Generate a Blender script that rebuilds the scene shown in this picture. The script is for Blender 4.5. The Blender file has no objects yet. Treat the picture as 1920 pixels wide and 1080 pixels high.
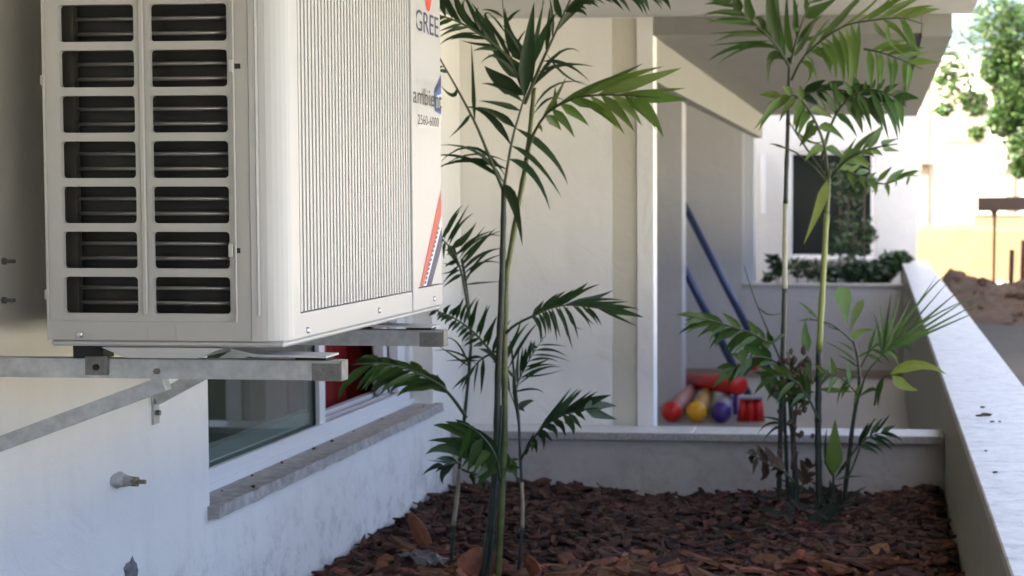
import bpy, bmesh, math, random
from mathutils import Vector, Matrix
from math import radians, sin, cos, pi, atan, hypot
random.seed(7)
S = bpy.context.scene
COL = S.collection

# ------------------------------------------------------------------ camera
F, CX, CY = 3300.0, 1320.0, 560.0            # focal length and principal point in 1920x1080 pixels
YAW = atan(330 / F); PITCH = atan(185 / hypot(F, 330))
CAM = Vector((0, 0, 1.64))
MROT = Matrix.Rotation(YAW, 3, 'Z') @ Matrix.Rotation(pi / 2 - PITCH, 3, 'X')
cd = bpy.data.cameras.new('camera'); cam = bpy.data.objects.new('camera', cd); COL.objects.link(cam)
cam.matrix_world = Matrix.Translation(CAM) @ MROT.to_4x4()
cd.sensor_width = 36; cd.lens = F / 1920 * 36
cd.shift_x = (960 - CX) / 1920; cd.shift_y = (CY - 540) / 1920
cd.clip_start = 0.05; cd.clip_end = 600
cd.dof.use_dof = True; cd.dof.focus_distance = 2.95; cd.dof.aperture_fstop = 8.5
S.camera = cam

# ------------------------------------------------------------------ sky, sun, exposure
SUN = Vector((-0.50, -0.36, 0.80)).normalized()
w = bpy.data.worlds.new('World'); S.world = w; w.use_nodes = True
nt = w.node_tree; bg = nt.nodes['Background']
sky = nt.nodes.new('ShaderNodeTexSky'); sky.sky_type = 'NISHITA'; sky.sun_disc = False
sky.dust_density = 6; sky.ozone_density = .4; sky.air_density = .55
sky.sun_elevation = math.asin(SUN.z); sky.sun_rotation = math.atan2(SUN.x, SUN.y)
nt.links.new(sky.outputs[0], bg.inputs[0]); bg.inputs[1].default_value = 0.125
ld = bpy.data.lights.new('sun', 'SUN'); ld.energy = 5.0; ld.angle = radians(0.5); ld.color = (1, .94, .84)
sun = bpy.data.objects.new('sun', ld); COL.objects.link(sun)
sun.rotation_euler = SUN.to_track_quat('Z', 'Y').to_euler()
vs = S.view_settings; vs.view_transform = 'Standard'; vs.look = 'None'; vs.gamma = 1
vs.exposure = 3.35
S.render.engine = 'CYCLES'

# ------------------------------------------------------------------ helpers
def ray(u, v): return MROT @ Vector(((u - CX) / F, -(v - CY) / F, -1))
def onX(u, v, x): r = ray(u, v); return CAM + r * ((x - CAM.x) / r.x)
def onY(u, v, y): r = ray(u, v); return CAM + r * ((y - CAM.y) / r.y)
def onZ(u, v, z): r = ray(u, v); return CAM + r * ((z - CAM.z) / r.z)

def mat(name, color, rough=.6, metal=0, spec=.5, noise=0, nscale=20, bump=0, bscale=120, col2=None,
        rand=0, island=0, trans=0, mscale=None, detail=6, hue=0):
    m = bpy.data.materials.new(name); m.use_nodes = True
    n = m.node_tree.nodes; L = m.node_tree.links
    p = n['Principled BSDF']
    p.inputs['Roughness'].default_value = rough; p.inputs['Metallic'].default_value = metal
    p.inputs['Specular IOR Level'].default_value = spec
    c = (*color, 1); p.inputs['Base Color'].default_value = c
    tc = n.new('ShaderNodeTexCoord'); cur = None
    if noise or col2:
        t = n.new('ShaderNodeTexNoise'); t.inputs['Scale'].default_value = nscale; t.inputs['Detail'].default_value = detail
        t.inputs['Roughness'].default_value = .65
        if mscale:
            mp = n.new('ShaderNodeMapping'); mp.inputs['Scale'].default_value = mscale
            L.new(tc.outputs['Object'], mp.inputs[0]); L.new(mp.outputs[0], t.inputs['Vector'])
        else: L.new(tc.outputs['Object'], t.inputs['Vector'])
        r = n.new('ShaderNodeValToRGB'); r.color_ramp.elements[0].position = .3; r.color_ramp.elements[1].position = .7
        c2 = col2 or tuple(x * (1 - noise) for x in color)
        r.color_ramp.elements[0].color = (*c2, 1); r.color_ramp.elements[1].color = c
        L.new(t.outputs[0], r.inputs[0]); cur = r.outputs[0]
    if rand or island:
        h = n.new('ShaderNodeHueSaturation')
        if cur: L.new(cur, h.inputs['Color'])
        else: h.inputs['Color'].default_value = c
        if island:
            g = n.new('ShaderNodeNewGeometry'); src = g.outputs['Random Per Island']
        else:
            g = n.new('ShaderNodeObjectInfo'); src = g.outputs['Random']
        k = rand or island
        mr = n.new('ShaderNodeMapRange'); mr.inputs[3].default_value = 1 - k; mr.inputs[4].default_value = 1 + k
        L.new(src, mr.inputs[0]); L.new(mr.outputs[0], h.inputs['Value'])
        if hue:
            ml = n.new('ShaderNodeMath'); ml.operation = 'MULTIPLY'; ml.inputs[1].default_value = 7.31; L.new(src, ml.inputs[0])
            fr = n.new('ShaderNodeMath'); fr.operation = 'FRACT'; L.new(ml.outputs[0], fr.inputs[0])
            m2 = n.new('ShaderNodeMapRange'); m2.inputs[3].default_value = .5 - hue; m2.inputs[4].default_value = .5 + hue
            L.new(fr.outputs[0], m2.inputs[0]); L.new(m2.outputs[0], h.inputs['Hue'])
        cur = h.outputs[0]
    if cur: L.new(cur, p.inputs['Base Color'])
    if bump:
        t2 = n.new('ShaderNodeTexNoise'); t2.inputs['Scale'].default_value = bscale; t2.inputs['Detail'].default_value = 5
        L.new(tc.outputs['Object'], t2.inputs['Vector'])
        b = n.new('ShaderNodeBump'); b.inputs['Strength'].default_value = bump; b.inputs['Distance'].default_value = .004
        L.new(t2.outputs[0], b.inputs['Height']); L.new(b.outputs[0], p.inputs['Normal'])
    if trans:
        out = n['Material Output']; td = n.new('ShaderNodeBsdfTranslucent')
        if cur: L.new(cur, td.inputs[0])
        else: td.inputs[0].default_value = c
        mx = n.new('ShaderNodeMixShader'); mx.inputs[0].default_value = trans
        L.new(p.outputs[0], mx.inputs[1]); L.new(td.outputs[0], mx.inputs[2]); L.new(mx.outputs[0], out.inputs[0])
    return m

def plaster(name, color, stain=(.45, .42, .38), zlo=.68, zhi=.95, amt=.0, streak=.05):
    """painted plaster: fine grain, faint trowel blotches, dirt splashed up from the soil line"""
    m = mat(name, color, rough=.75, spec=.25, noise=streak, nscale=3.5, bump=.25, bscale=260, detail=8)
    n = m.node_tree.nodes; L = m.node_tree.links; p = n['Principled BSDF']
    gp = n.new('ShaderNodeNewGeometry')
    tw = n.new('ShaderNodeTexNoise'); tw.inputs['Scale'].default_value = 7; tw.inputs['Detail'].default_value = 4; tw.inputs['Distortion'].default_value = 1.2
    L.new(gp.outputs['Position'], tw.inputs['Vector'])
    b2 = n.new('ShaderNodeBump'); b2.inputs['Strength'].default_value = .35; b2.inputs['Distance'].default_value = .02
    L.new(tw.outputs[0], b2.inputs['Height'])
    b1 = [q for q in n if q.type == 'BUMP' and q != b2][0]; L.new(b2.outputs[0], b1.inputs['Normal'])
    # faint vertical run marks
    mp = n.new('ShaderNodeMapping'); mp.inputs['Scale'].default_value = (9, 9, .7); L.new(gp.outputs['Position'], mp.inputs[0])
    rn = n.new('ShaderNodeTexNoise'); rn.inputs['Scale'].default_value = 1.6; rn.inputs['Detail'].default_value = 7; L.new(mp.outputs[0], rn.inputs['Vector'])
    rr = n.new('ShaderNodeMapRange'); rr.inputs[1].default_value = .50; rr.inputs[2].default_value = .78; rr.inputs[3].default_value = 0; rr.inputs[4].default_value = .10
    L.new(rn.outputs[0], rr.inputs[0])
    mr_ = n.new('ShaderNodeMix'); mr_.data_type = 'RGBA'; L.new(rr.outputs[0], mr_.inputs[0])
    L.new(p.inputs['Base Color'].links[0].from_socket, mr_.inputs[6]); mr_.inputs[7].default_value = (color[0] * .62, color[1] * .58, color[2] * .52, 1)
    L.new(mr_.outputs[2], p.inputs['Base Color'])
    if amt:
        g = n.new('ShaderNodeNewGeometry'); sx = n.new('ShaderNodeSeparateXYZ'); L.new(g.outputs['Position'], sx.inputs[0])
        mr = n.new('ShaderNodeMapRange'); mr.inputs[1].default_value = zlo; mr.inputs[2].default_value = zhi
        mr.inputs[3].default_value = 1; mr.inputs[4].default_value = 0; L.new(sx.outputs[2], mr.inputs[0])
        t = n.new('ShaderNodeTexNoise'); t.inputs['Scale'].default_value = 11; t.inputs['Detail'].default_value = 12; t.inputs['Roughness'].default_value = .82
        L.new(g.outputs['Position'], t.inputs['Vector'])
        r = n.new('ShaderNodeValToRGB'); r.color_ramp.elements[0].position = .49; r.color_ramp.elements[1].position = .61
        L.new(t.outputs[0], r.inputs[0])
        mu = n.new('ShaderNodeMath'); mu.operation = 'MULTIPLY'; L.new(mr.outputs[0], mu.inputs[0]); L.new(r.outputs[0], mu.inputs[1])
        mu2 = n.new('ShaderNodeMath'); mu2.operation = 'MULTIPLY'; L.new(mu.outputs[0], mu2.inputs[0]); mu2.inputs[1].default_value = amt
        mx = n.new('ShaderNodeMix'); mx.data_type = 'RGBA'
        old = p.inputs['Base Color'].links[0].from_socket
        L.new(mu2.outputs[0], mx.inputs[0]); L.new(old, mx.inputs[6]); mx.inputs[7].default_value = (*stain, 1)
        L.new(mx.outputs[2], p.inputs['Base Color'])
    return m

def obj(name, bm, m, parent=None, smooth=False):
    me = bpy.data.meshes.new(name)
    if isinstance(bm, tuple): me.from_pydata(*bm)
    else:
        bmesh.ops.recalc_face_normals(bm, faces=bm.faces); bm.to_mesh(me); bm.free()
    if smooth:
        for p in me.polygons: p.use_smooth = True
    if m: me.materials.append(m)
    o = bpy.data.objects.new(name, me); COL.objects.link(o)
    if parent: o.parent = parent; o.matrix_parent_inverse = Matrix.Translation(-parent.location) if parent.type == 'EMPTY' and parent.parent is None else Matrix()
    return o
def tag(o, label, cat=None, group=None):
    o['label'] = label
    if cat: o['category'] = cat
    if group: o['group'] = group
    return o
def thing(name, label, cat, loc=(0, 0, 0), group=None):
    o = bpy.data.objects.new(name, None); COL.objects.link(o); o.location = loc; o.empty_display_size = .1
    return tag(o, label, cat, group)
def struct(o): o['kind'] = 'structure'; return o

def box(bm, x0, x1, y0, y1, z0, z1, bev=0, seg=1):
    r = bmesh.ops.create_cube(bm, size=1)
    vs_ = r['verts']
    for v in vs_:
        v.co = Vector(((x0 + x1) / 2 + v.co.x * (x1 - x0), (y0 + y1) / 2 + v.co.y * (y1 - y0), (z0 + z1) / 2 + v.co.z * (z1 - z0)))
    if bev:
        es = list({e for v in vs_ for e in v.link_edges})
        bmesh.ops.bevel(bm, geom=es, offset=bev, segments=seg, affect='EDGES')
    return bm
def B(x0, x1, y0, y1, z0, z1, bev=0, seg=1): return box(bmesh.new(), x0, x1, y0, y1, z0, z1, bev, seg)
def tube(bm, pts, rad, n=8, caps=True):
    """pts: list of Vectors, rad: float or list"""
    k = len(pts); rings = []
    up = Vector((0.13, .21, 1)).normalized()
    for i, p in enumerate(pts):
        t = (pts[min(i + 1, k - 1)] - pts[max(i - 1, 0)]).normalized()
        a = t.cross(up)
        if a.length < .05: a = t.cross(Vector((1, .1, 0)))
        a.normalize(); b = t.cross(a)
        r = rad[i] if isinstance(rad, (list, tuple)) else rad
        rings.append([bm.verts.new(p + a * (r * cos(2 * pi * j / n)) + b * (r * sin(2 * pi * j / n))) for j in range(n)])
    for i in range(k - 1):
        for j in range(n): bm.faces.new((rings[i][j], rings[i][(j + 1) % n], rings[i + 1][(j + 1) % n], rings[i + 1][j]))
    if caps: bm.faces.new(rings[0][::-1]); bm.faces.new(rings[-1])
    return bm
def T(pts, rad, n=8): return tube(bmesh.new(), [Vector(p) for p in pts], rad, n)
def bar(bm, a, b, wx, h, side=Vector((0, 1, 0))):
    """rectangular bar from a to b, width wx along side, height h"""
    t = (b - a).normalized(); s = side.normalized(); u = t.cross(s).normalized()
    vv = []
    for p in (a, b):
        vv.append([bm.verts.new(p + s * (sx * wx / 2) + u * (su * h / 2)) for sx, su in ((-1, -1), (1, -1), (1, 1), (-1, 1))])
    for j in range(4): bm.faces.new((vv[0][j], vv[0][(j + 1) % 4], vv[1][(j + 1) % 4], vv[1][j]))
    bm.faces.new(vv[0][::-1]); bm.faces.new(vv[1]); return bm
def prism(bm, poly, axis, a0, a1):
    """extrude a 2D polygon along an axis: axis 'x' -> poly is (y,z); 'y' -> (x,z); 'z' -> (x,y)"""
    def P(q, a): return Vector((a, q[0], q[1])) if axis == 'x' else Vector((q[0], a, q[1])) if axis == 'y' else Vector((q[0], q[1], a))
    v0 = [bm.verts.new(P(q, a0)) for q in poly]; v1 = [bm.verts.new(P(q, a1)) for q in poly]; n = len(poly)
    for i in range(n): bm.faces.new((v0[i], v0[(i + 1) % n], v1[(i + 1) % n], v1[i]))
    bm.faces.new(v0[::-1]); bm.faces.new(v1); return bm
def catmull(pts, n):
    P = [pts[0] * 2 - pts[1]] + pts + [pts[-1] * 2 - pts[-2]] if len(pts) > 1 else pts
    out = []; m = len(pts) - 1
    for i in range(n + 1):
        s = i / n * m; k = min(int(s), m - 1); t = s - k
        a, b, c, d = P[k], P[k + 1], P[k + 2], P[k + 3]
        out.append(.5 * ((2 * b) + (c - a) * t + (2 * a - 5 * b + 4 * c - d) * t * t + (3 * b - a - 3 * c + d) * t ** 3))
    return out

# ------------------------------------------------------------------ materials
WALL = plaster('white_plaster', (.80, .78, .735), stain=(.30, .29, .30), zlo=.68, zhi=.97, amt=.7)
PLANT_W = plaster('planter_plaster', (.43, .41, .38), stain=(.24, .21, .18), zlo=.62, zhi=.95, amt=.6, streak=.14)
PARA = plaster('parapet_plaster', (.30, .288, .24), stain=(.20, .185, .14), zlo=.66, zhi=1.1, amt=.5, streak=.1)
BEIGE = plaster('beige_band_plaster', (.58, .55, .46))
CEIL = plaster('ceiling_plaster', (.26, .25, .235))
REARW = plaster('rear_plaster', (.50, .48, .46))
FARW = plaster('far_white_plaster', (.50, .50, .50))
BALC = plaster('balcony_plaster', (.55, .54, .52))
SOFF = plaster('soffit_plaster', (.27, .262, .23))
GRAN = mat('grey_granite', (.42, .41, .40), .45, col2=(.22, .21, .20), nscale=110, bump=.1, bscale=200)
SILLM = mat('sill_granite', (.48, .455, .44), .65, col2=(.24, .225, .215), nscale=38, bump=.25, bscale=150, detail=9)
CAPM = mat('pale_marble_coping', (.53, .51, .475), .40, col2=(.36, .34, .305), nscale=26, detail=9, bump=.05)
def speck(m, col, scale, lo, hi):
    n = m.node_tree.nodes; L = m.node_tree.links; p = n['Principled BSDF']
    g_ = n.new('ShaderNodeNewGeometry'); t = n.new('ShaderNodeTexNoise'); t.inputs['Scale'].default_value = scale
    t.inputs['Detail'].default_value = 10; t.inputs['Roughness'].default_value = .8; L.new(g_.outputs['Position'], t.inputs['Vector'])
    q = n.new('ShaderNodeMapRange'); q.inputs[1].default_value = lo; q.inputs[2].default_value = hi; L.new(t.outputs[0], q.inputs[0])
    x = n.new('ShaderNodeMix'); x.data_type = 'RGBA'; L.new(q.outputs[0], x.inputs[0])
    L.new(p.inputs['Base Color'].links[0].from_socket, x.inputs[6]); x.inputs[7].default_value = (*col, 1); L.new(x.outputs[2], p.inputs['Base Color'])
speck(CAPM, (.15, .12, .09), 16, .52, .72)
speck(SILLM, (.12, .10, .085), 22, .58, .70)
PCAP = mat('planter_coping', (.66, .655, .65), .4, col2=(.50, .49, .48), nscale=30, detail=9)
FLOORM = mat('patio_tile', (.40, .375, .34), .35, noise=.15, nscale=8)
BASEM = mat('skirting_tile', (.30, .24, .19), .5, noise=.15, nscale=12)
ACW = mat('ac_enamel', (.47, .47, .475), .38, noise=.05, nscale=5, bump=.02, bscale=90)
ACS = mat('ac_side_enamel', (.42, .414, .402), .42, noise=.05, nscale=5)
ACG = mat('ac_grille_back', (.36, .357, .35), .6, noise=.06, nscale=8)
ACR = mat('ac_grille_rib', (.47, .47, .468), .42)
DARK = mat('coil_black', (.012, .012, .012), .6, noise=.5, nscale=200)
COILP = mat('coil_end_plate', (.035, .033, .028), .55)
COPP = mat('coil_tube', (.30, .29, .28), .38, metal=.6)
GALV = mat('galvanised_steel', (.58, .60, .61), .40, metal=.7, col2=(.38, .40, .41), nscale=45, bump=.12, bscale=70)
GALVD = mat('dull_steel', (.24, .24, .235), .55, metal=.5, noise=.4, nscale=60)
STEEL = mat('screw_steel', (.55, .55, .55), .3, metal=.9)
RUB = mat('black_rubber', (.015, .015, .015), .7)
ALU = mat('white_aluminium', (.70, .71, .73), .35)
ALUG = mat('aluminium_track', (.55, .56, .60), .35, metal=.2)
GASK = mat('black_gasket', (.02, .022, .022), .6)
GLASS = bpy.data.materials.new('window_glass'); GLASS.use_nodes = True
n_ = GLASS.node_tree.nodes; p_ = n_['Principled BSDF']
p_.inputs['Base Color'].default_value = (.55, .66, .60, 1); p_.inputs['Roughness'].default_value = .02
p_.inputs['Transmission Weight'].default_value = 1; p_.inputs['IOR'].default_value = 1.5
ROOM = mat('room_wall', (.20, .20, .18), .8)
REDM = mat('red_curtain', (.24, .004, .006), .7, noise=.35, nscale=14, mscale=(1, 4, .6))
DKWOOD = mat('dark_furniture', (.012, .010, .010), .5)
SOIL = mat('soil', (.02, .013, .010), .95, noise=.6, nscale=30, bump=.8, bscale=40)
BARK = mat('bark', (.165, .058, .025), .85, col2=(.045, .018, .009), nscale=42, rand=.75, hue=.022, bump=.6, bscale=90)
BARKI = mat('bark_small', (.082, .031, .015), .88, col2=(.020, .009, .006), nscale=42, island=.8, hue=.022, bump=.6, bscale=90)
TERRA = mat('red_bark', (.30, .105, .048), .85, col2=(.13, .045, .022), nscale=30, bump=.5, bscale=60)
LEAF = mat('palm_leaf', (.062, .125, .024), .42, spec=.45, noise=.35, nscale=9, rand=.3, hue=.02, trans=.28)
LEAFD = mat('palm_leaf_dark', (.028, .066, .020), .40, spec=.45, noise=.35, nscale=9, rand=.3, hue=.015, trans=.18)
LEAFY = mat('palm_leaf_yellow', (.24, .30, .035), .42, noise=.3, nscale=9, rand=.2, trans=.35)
LEAFL = mat('palm_leaf_light_green', (.115, .20, .034), .42, noise=.3, nscale=9, rand=.25, hue=.02, trans=.35)  # lighter yellow-green leaflets
RACH = mat('palm_stalk', (.055, .075, .028), .5, noise=.3, nscale=20)
CANED = mat('cane_dark', (.030, .040, .026), .45, col2=(.016, .022, .016), nscale=14, mscale=(1, 1, 3))
CANEG = mat('cane_green', (.13, .15, .035), .42, col2=(.05, .065, .022), nscale=9, mscale=(1, 1, 2.5))
CANET = mat('cane_tan', (.36, .30, .21), .6, noise=.35, nscale=40)
CANEP = mat('cane_pale', (.46, .46, .34), .55, noise=.3, nscale=30)
CANEY = mat('cane_yellow', (.21, .25, .05), .42, noise=.3, nscale=20)
DRY = mat('dry_brown', (.075, .045, .030), .8, noise=.4, nscale=30, rand=.4, hue=.02)
GRASSD = mat('dark_groundcover', (.020, .038, .020), .55, rand=.3, noise=.3, nscale=20)
SHRUB = mat('shrub_leaf', (.030, .062, .020), .45, island=.45, hue=.02, trans=.2)
TREEL = mat('tree_leaf', (.04, .08, .016), .5, island=.5, hue=.03, trans=.35)
WOODT = mat('tree_bark', (.14, .10, .07), .9, noise=.4, nscale=8)
REDP = mat('red_plastic', (.60, .017, .012), .35)
YELP = mat('yellow_plastic', (.80, .38, .012), .35)
PURP = mat('purple_plastic', (.055, .025, .20), .35)
PINK = mat('faded_tube', (.42, .20, .17), .5)
YTUBE = mat('yellow_tube', (.50, .30, .08), .5)
LTUBE = mat('pale_lilac_tube', (.36, .34, .42), .5)
BLUEP = mat('blue_paint', (.028, .048, .12), .35)
EARTHD = mat('dug_earth', (.085, .052, .028), .95, col2=(.035, .022, .014), nscale=3, bump=1, bscale=9)
EARTHO = mat('orange_earth', (.105, .058, .019), .95, col2=(.085, .040, .011), nscale=.6, bump=.5, bscale=6)
GROUNDM = mat('ground_dirt', (.35, .342, .28), .95, col2=(.26, .255, .205), nscale=.8, bump=.5, bscale=5)
TIMB = mat('old_timber', (.055, .032, .02), .8, noise=.4, nscale=12, mscale=(1, 6, 6))
STONEW = mat('pale_render', (.50, .46, .38), .9, noise=.15, nscale=1.2)
PALEP = mat('pale_panel', (.19, .165, .12), .9, noise=.15, nscale=2)
INKB = mat('navy_ink', (.012, .014, .09), .5)
INKK = mat('black_ink', (.02, .022, .02), .5)
INKR = mat('red_ink', (.62, .045, .02), .5)
INKL = mat('blue_ink', (.03, .10, .33), .5)
INKW = mat('white_ink', (.70, .75, .80), .5)
DIRT = mat('dirt_crumb', (.05, .038, .028), .95)
CEMENT = mat('cement', (.20, .20, .20), .95, noise=.4, nscale=60, bump=.6, bscale=120)
SEAL = mat('sealant', (.55, .53, .48), .8, noise=.35, nscale=60)
BRASS = mat('brass_fitting', (.30, .25, .17), .5, metal=.5, noise=.4, nscale=60)
FOIL = mat('crumpled_wrapper', (.16, .145, .145), .35, noise=.5, nscale=40, metal=.2)

# ------------------------------------------------------------------ ground and setting
g = bmesh.new()
bmesh.ops.create_grid(g, x_segments=2, y_segments=2, size=300)
struct(obj('ground', g, GROUNDM)).location = (0, 0, -.02)
struct(obj('patio_floor', B(-6, .22, 5.97, 17.5, -.015, .0), FLOORM))
SHADE_GROUND = mat('shade_tinted_ground', (.042, .033, .021), .95, col2=(.018, .016, .010), nscale=2.2, bump=.8, bscale=12)
struct(obj('shade_tinted_ground', B(.445, 3.4, -4, 24.2, -.018, -.012), SHADE_GROUND))  # dark ground strip: the building's shade is painted into its colour
WX = -1.44           # outer face of the house wall
# ------------------------------------------------------------------ the house on the left
house = thing('house', 'white plastered house wall with sliding window, porch opening and beams', 'house', (WX, 3, 0))
Y0, Y1 = onX(392, 888, WX).y, onX(812, 760, WX).y       # window opening
ZS = .955                                                # underside of window opening
ZW = 2.12
wl = bmesh.new()
box(wl, WX - .2, WX, -4, Y0, -.01, 2.26)
box(wl, WX - .2, WX, Y0, Y1, -.01, ZS)
box(wl, WX - .2, WX, Y0, Y1, ZW, 2.26)
box(wl, WX - .2, WX, Y1, 5.968, -.01, 2.26)
bmesh.ops.remove_doubles(wl, verts=wl.verts, dist=1e-5)
obj('side_wall', wl, WALL, house)
AX = onY(1225, 500, 5.97).x                              # end of the facing wall
bx0, bx1 = onY(1147, 500, 5.97).x, onY(1195, 500, 5.97).x
BT = onY(1170, 33, 5.97).z
fw = bmesh.new()
YB = 6.07
box(fw, -3.5, bx0, 5.97, YB, -.008, 2.5)
box(fw, bx0, bx1, 5.985, YB, -.008, BT)
box(fw, bx0, bx1, 5.97, YB, BT, 2.5)
box(fw, bx1, AX, 5.97, YB, -.008, 2.5)
bmesh.ops.remove_doubles(fw, verts=fw.verts, dist=1e-5)
obj('end_wall', fw, WALL, house)
obj('beige_band', B(bx0 + .001, bx1 - .001, 5.98, 5.984, 0, BT - .001), BEIGE, house)
obj('partition_wall', B(-3.28, onY(1279, 600, 13.8).x, 13.8, 14.07, .001, 2.5), REARW, house)
# porch: low front ceiling, side beam, eaves beam, higher rear ceiling
ZC = 2.20
XE = .235
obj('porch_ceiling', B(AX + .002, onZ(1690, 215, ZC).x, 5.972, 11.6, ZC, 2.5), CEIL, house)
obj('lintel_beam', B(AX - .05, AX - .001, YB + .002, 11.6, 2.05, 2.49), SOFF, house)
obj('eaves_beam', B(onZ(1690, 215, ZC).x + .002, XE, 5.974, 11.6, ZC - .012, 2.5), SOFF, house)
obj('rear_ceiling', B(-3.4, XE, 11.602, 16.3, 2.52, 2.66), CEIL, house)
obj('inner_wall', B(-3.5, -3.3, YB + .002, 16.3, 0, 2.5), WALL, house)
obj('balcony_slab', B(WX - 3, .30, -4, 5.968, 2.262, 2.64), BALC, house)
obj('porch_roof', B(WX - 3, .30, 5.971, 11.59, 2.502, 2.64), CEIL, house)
obj('light_block_pier', B(.218, .44, -1.1, -.25, 1.052, 2.26), PARA, house)  # unseen pier behind the camera, added to cut side light on the wall
obj('light_block_wall', B(WX - .2, .21, -1.1, -.9, -.01, 2.26), PARA, house)  # unseen wall added behind the camera to block light from the back
obj('upper_wall', B(WX - 5, WX, -6, 16.3, 2.67, 6.4), WALL, house)
fx0, fx1 = onY(1286, 600, 16.5).x, onY(1395, 600, 16.5).x
obj('rear_wall', B(-3.3, fx1, 16.31, 16.5, 0, 2.8), REARW, house)
obj('skirting', B(-3.28, onY(1770, 690, 16.4).x, 16.28, 16.308, 0, .075), BASEM, house)
# ---- sliding window
XF = WX - .065                                           # outer face of the window frame
win = bpy.data.objects.new('window', None); COL.objects.link(win); win.parent = house
win.matrix_parent_inverse = Matrix.Translation(-house.location)
fr = bmesh.new()
zf = ZS + .028                                           # top of the stone sill
box(fr, XF - .10, XF, Y0 - .02, Y0 + .03, zf, ZW)
box(fr, XF - .10, XF, Y1 - .045, Y1 + .01, zf + .045, ZW)
box(fr, XF - .10, XF, Y0 + .03, Y1 - .045, ZW - .05, ZW)
box(fr, XF - .115, XF + .004, Y0 - .02, Y1 + .008, zf, zf + .018)
box(fr, XF - .012, XF, Y0 + .03, Y1 - .045, zf + .018, zf + .05)
box(fr, XF - .05, XF - .042, Y0 + .03, Y1 - .045, zf + .018, zf + .048)
box(fr, XF - .10, XF - .08, Y0 + .03, Y1 - .045, zf + .018, zf + .052)
obj('frame', fr, ALU, win)
ysep0, ysep1 = onX(590, 815, XF - .02).y, onX(604, 812, XF - .02).y
def sash(xc, ya, yb, stile, bot, gm):
    s = bmesh.new(); z0, z1 = zf + .03, ZW - .05
    box(s, xc - .016, xc + .016, ya, ya + stile, z0, z1)
    box(s, xc - .016, xc + .016, yb - stile, yb, z0, z1)
    box(s, xc - .0158, xc + .0158, ya + stile, yb - stile, z0, z0 + bot)
    box(s, xc - .0158, xc + .0158, ya + stile, yb - stile, z1 - .05, z1)
    o = obj('sash', s, ALU, win)
    k = bmesh.new(); a, b, c, d = ya + stile, yb - stile, z0 + bot, z1 - .05
    for q in ((a, a + .008, c, d), (b - .008, b, c, d), (a + .008, b - .008, c, c + .008), (a + .008, b - .008, d - .008, d)):
        box(k, xc + .0012, xc + .005, *q)
    obj('gasket', k, gm, win)
    obj('pane', B(xc - .004, xc + .001, a + .002, b - .002, c + .002, d - .002), GLASS, win)
zb = onX(392, 888, XF - .02).z
sash(XF - .026, Y0 + .005, ysep1, .05, zb - zf - .03, GASK)
sash(XF - .065, Y0 + .04, ysep1 + .03, .05, .05, ALUG)
# stack of fixed stiles at the far jamb
st = bmesh.new()
yj = onX(725, 740, XF - .03).y
box(st, XF - .075, XF - .045, yj + .02, yj + .06, zf + .05, ZW - .05)
box(st, XF - .042, XF - .014, yj + .075, Y1 - .046, zf + .05, ZW - .05)
obj('stile', st, ALU, win)
sl = bmesh.new()
box(sl, WX - .15, WX + .028, Y0 - .012, Y1 + .03, ZS + .001, ZS + .0275)
bmesh.ops.subdivide_edges(sl, edges=[e for e in sl.edges if abs((e.verts[0].co - e.verts[1].co).y) > 1], cuts=60)
for v in sl.verts:
    if v.co.x > WX: v.co.x += random.uniform(-.003, .002); v.co.z += random.uniform(-.002, .0005)
obj('window_sill', sl, SILLM, house)
for i in range(9):                                       # crumbs on the sill
    yy = random.uniform(Y0 + .1, Y1 - .05)
    c = bmesh.new(); bmesh.ops.create_icosphere(c, subdivisions=1, radius=random.uniform(.003, .007))
    for v in c.verts: v.co *= random.uniform(.6, 1.3); v.co.z *= .6
    o = obj('crumb', c, DIRT); o.location = (random.choice((random.uniform(WX - .05, WX + .015), XF + .02)), yy, zf + .003)
    tag(o, 'tiny dark crumb of dirt lying on the grey window sill', 'crumb', 'crumbs on the window sill')
# ---- room behind the window
rm = bmesh.new(); box(rm, -4.4, WX - .21, 2.4, 5.9, 0, 2.25)
rm.faces.ensure_lookup_table()
bmesh.ops.delete(rm, geom=[f for f in rm.faces if f.calc_center_median().x > WX - .3], context='FACES')
obj('room_lining', rm, ROOM, house)
cu = bmesh.new(); pr = []
ya, yb = 4.6, 6.5
cvs = [(-1.70 + .016 * sin(i * 1.3) + .008 * sin(i * 3.1), 4.62 + i * .038) for i in range(34)]
prism(cu, cvs + [(a - .004, b) for a, b in cvs[::-1]], 'z', .12, 2.2)
tag(obj('curtain', cu, REDM), 'deep red curtain hanging in the room behind the open window', 'curtain')
cab = thing('cabinet', 'dark cabinet standing in the room behind the red curtain', 'cabinet', (-2.3, 5.3, 0))
obj('carcass', B(-2.6, -2.05, 5.12, 5.88, 0.02, 1.9, .004), DKWOOD, cab)
obj('door', B(-2.049, -2.03, 5.14, 5.49, .1, 1.88, .003), DKWOOD, cab)
obj('door', B(-2.049, -2.03, 5.51, 5.86, .1, 1.88, .003), DKWOOD, cab)
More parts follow.
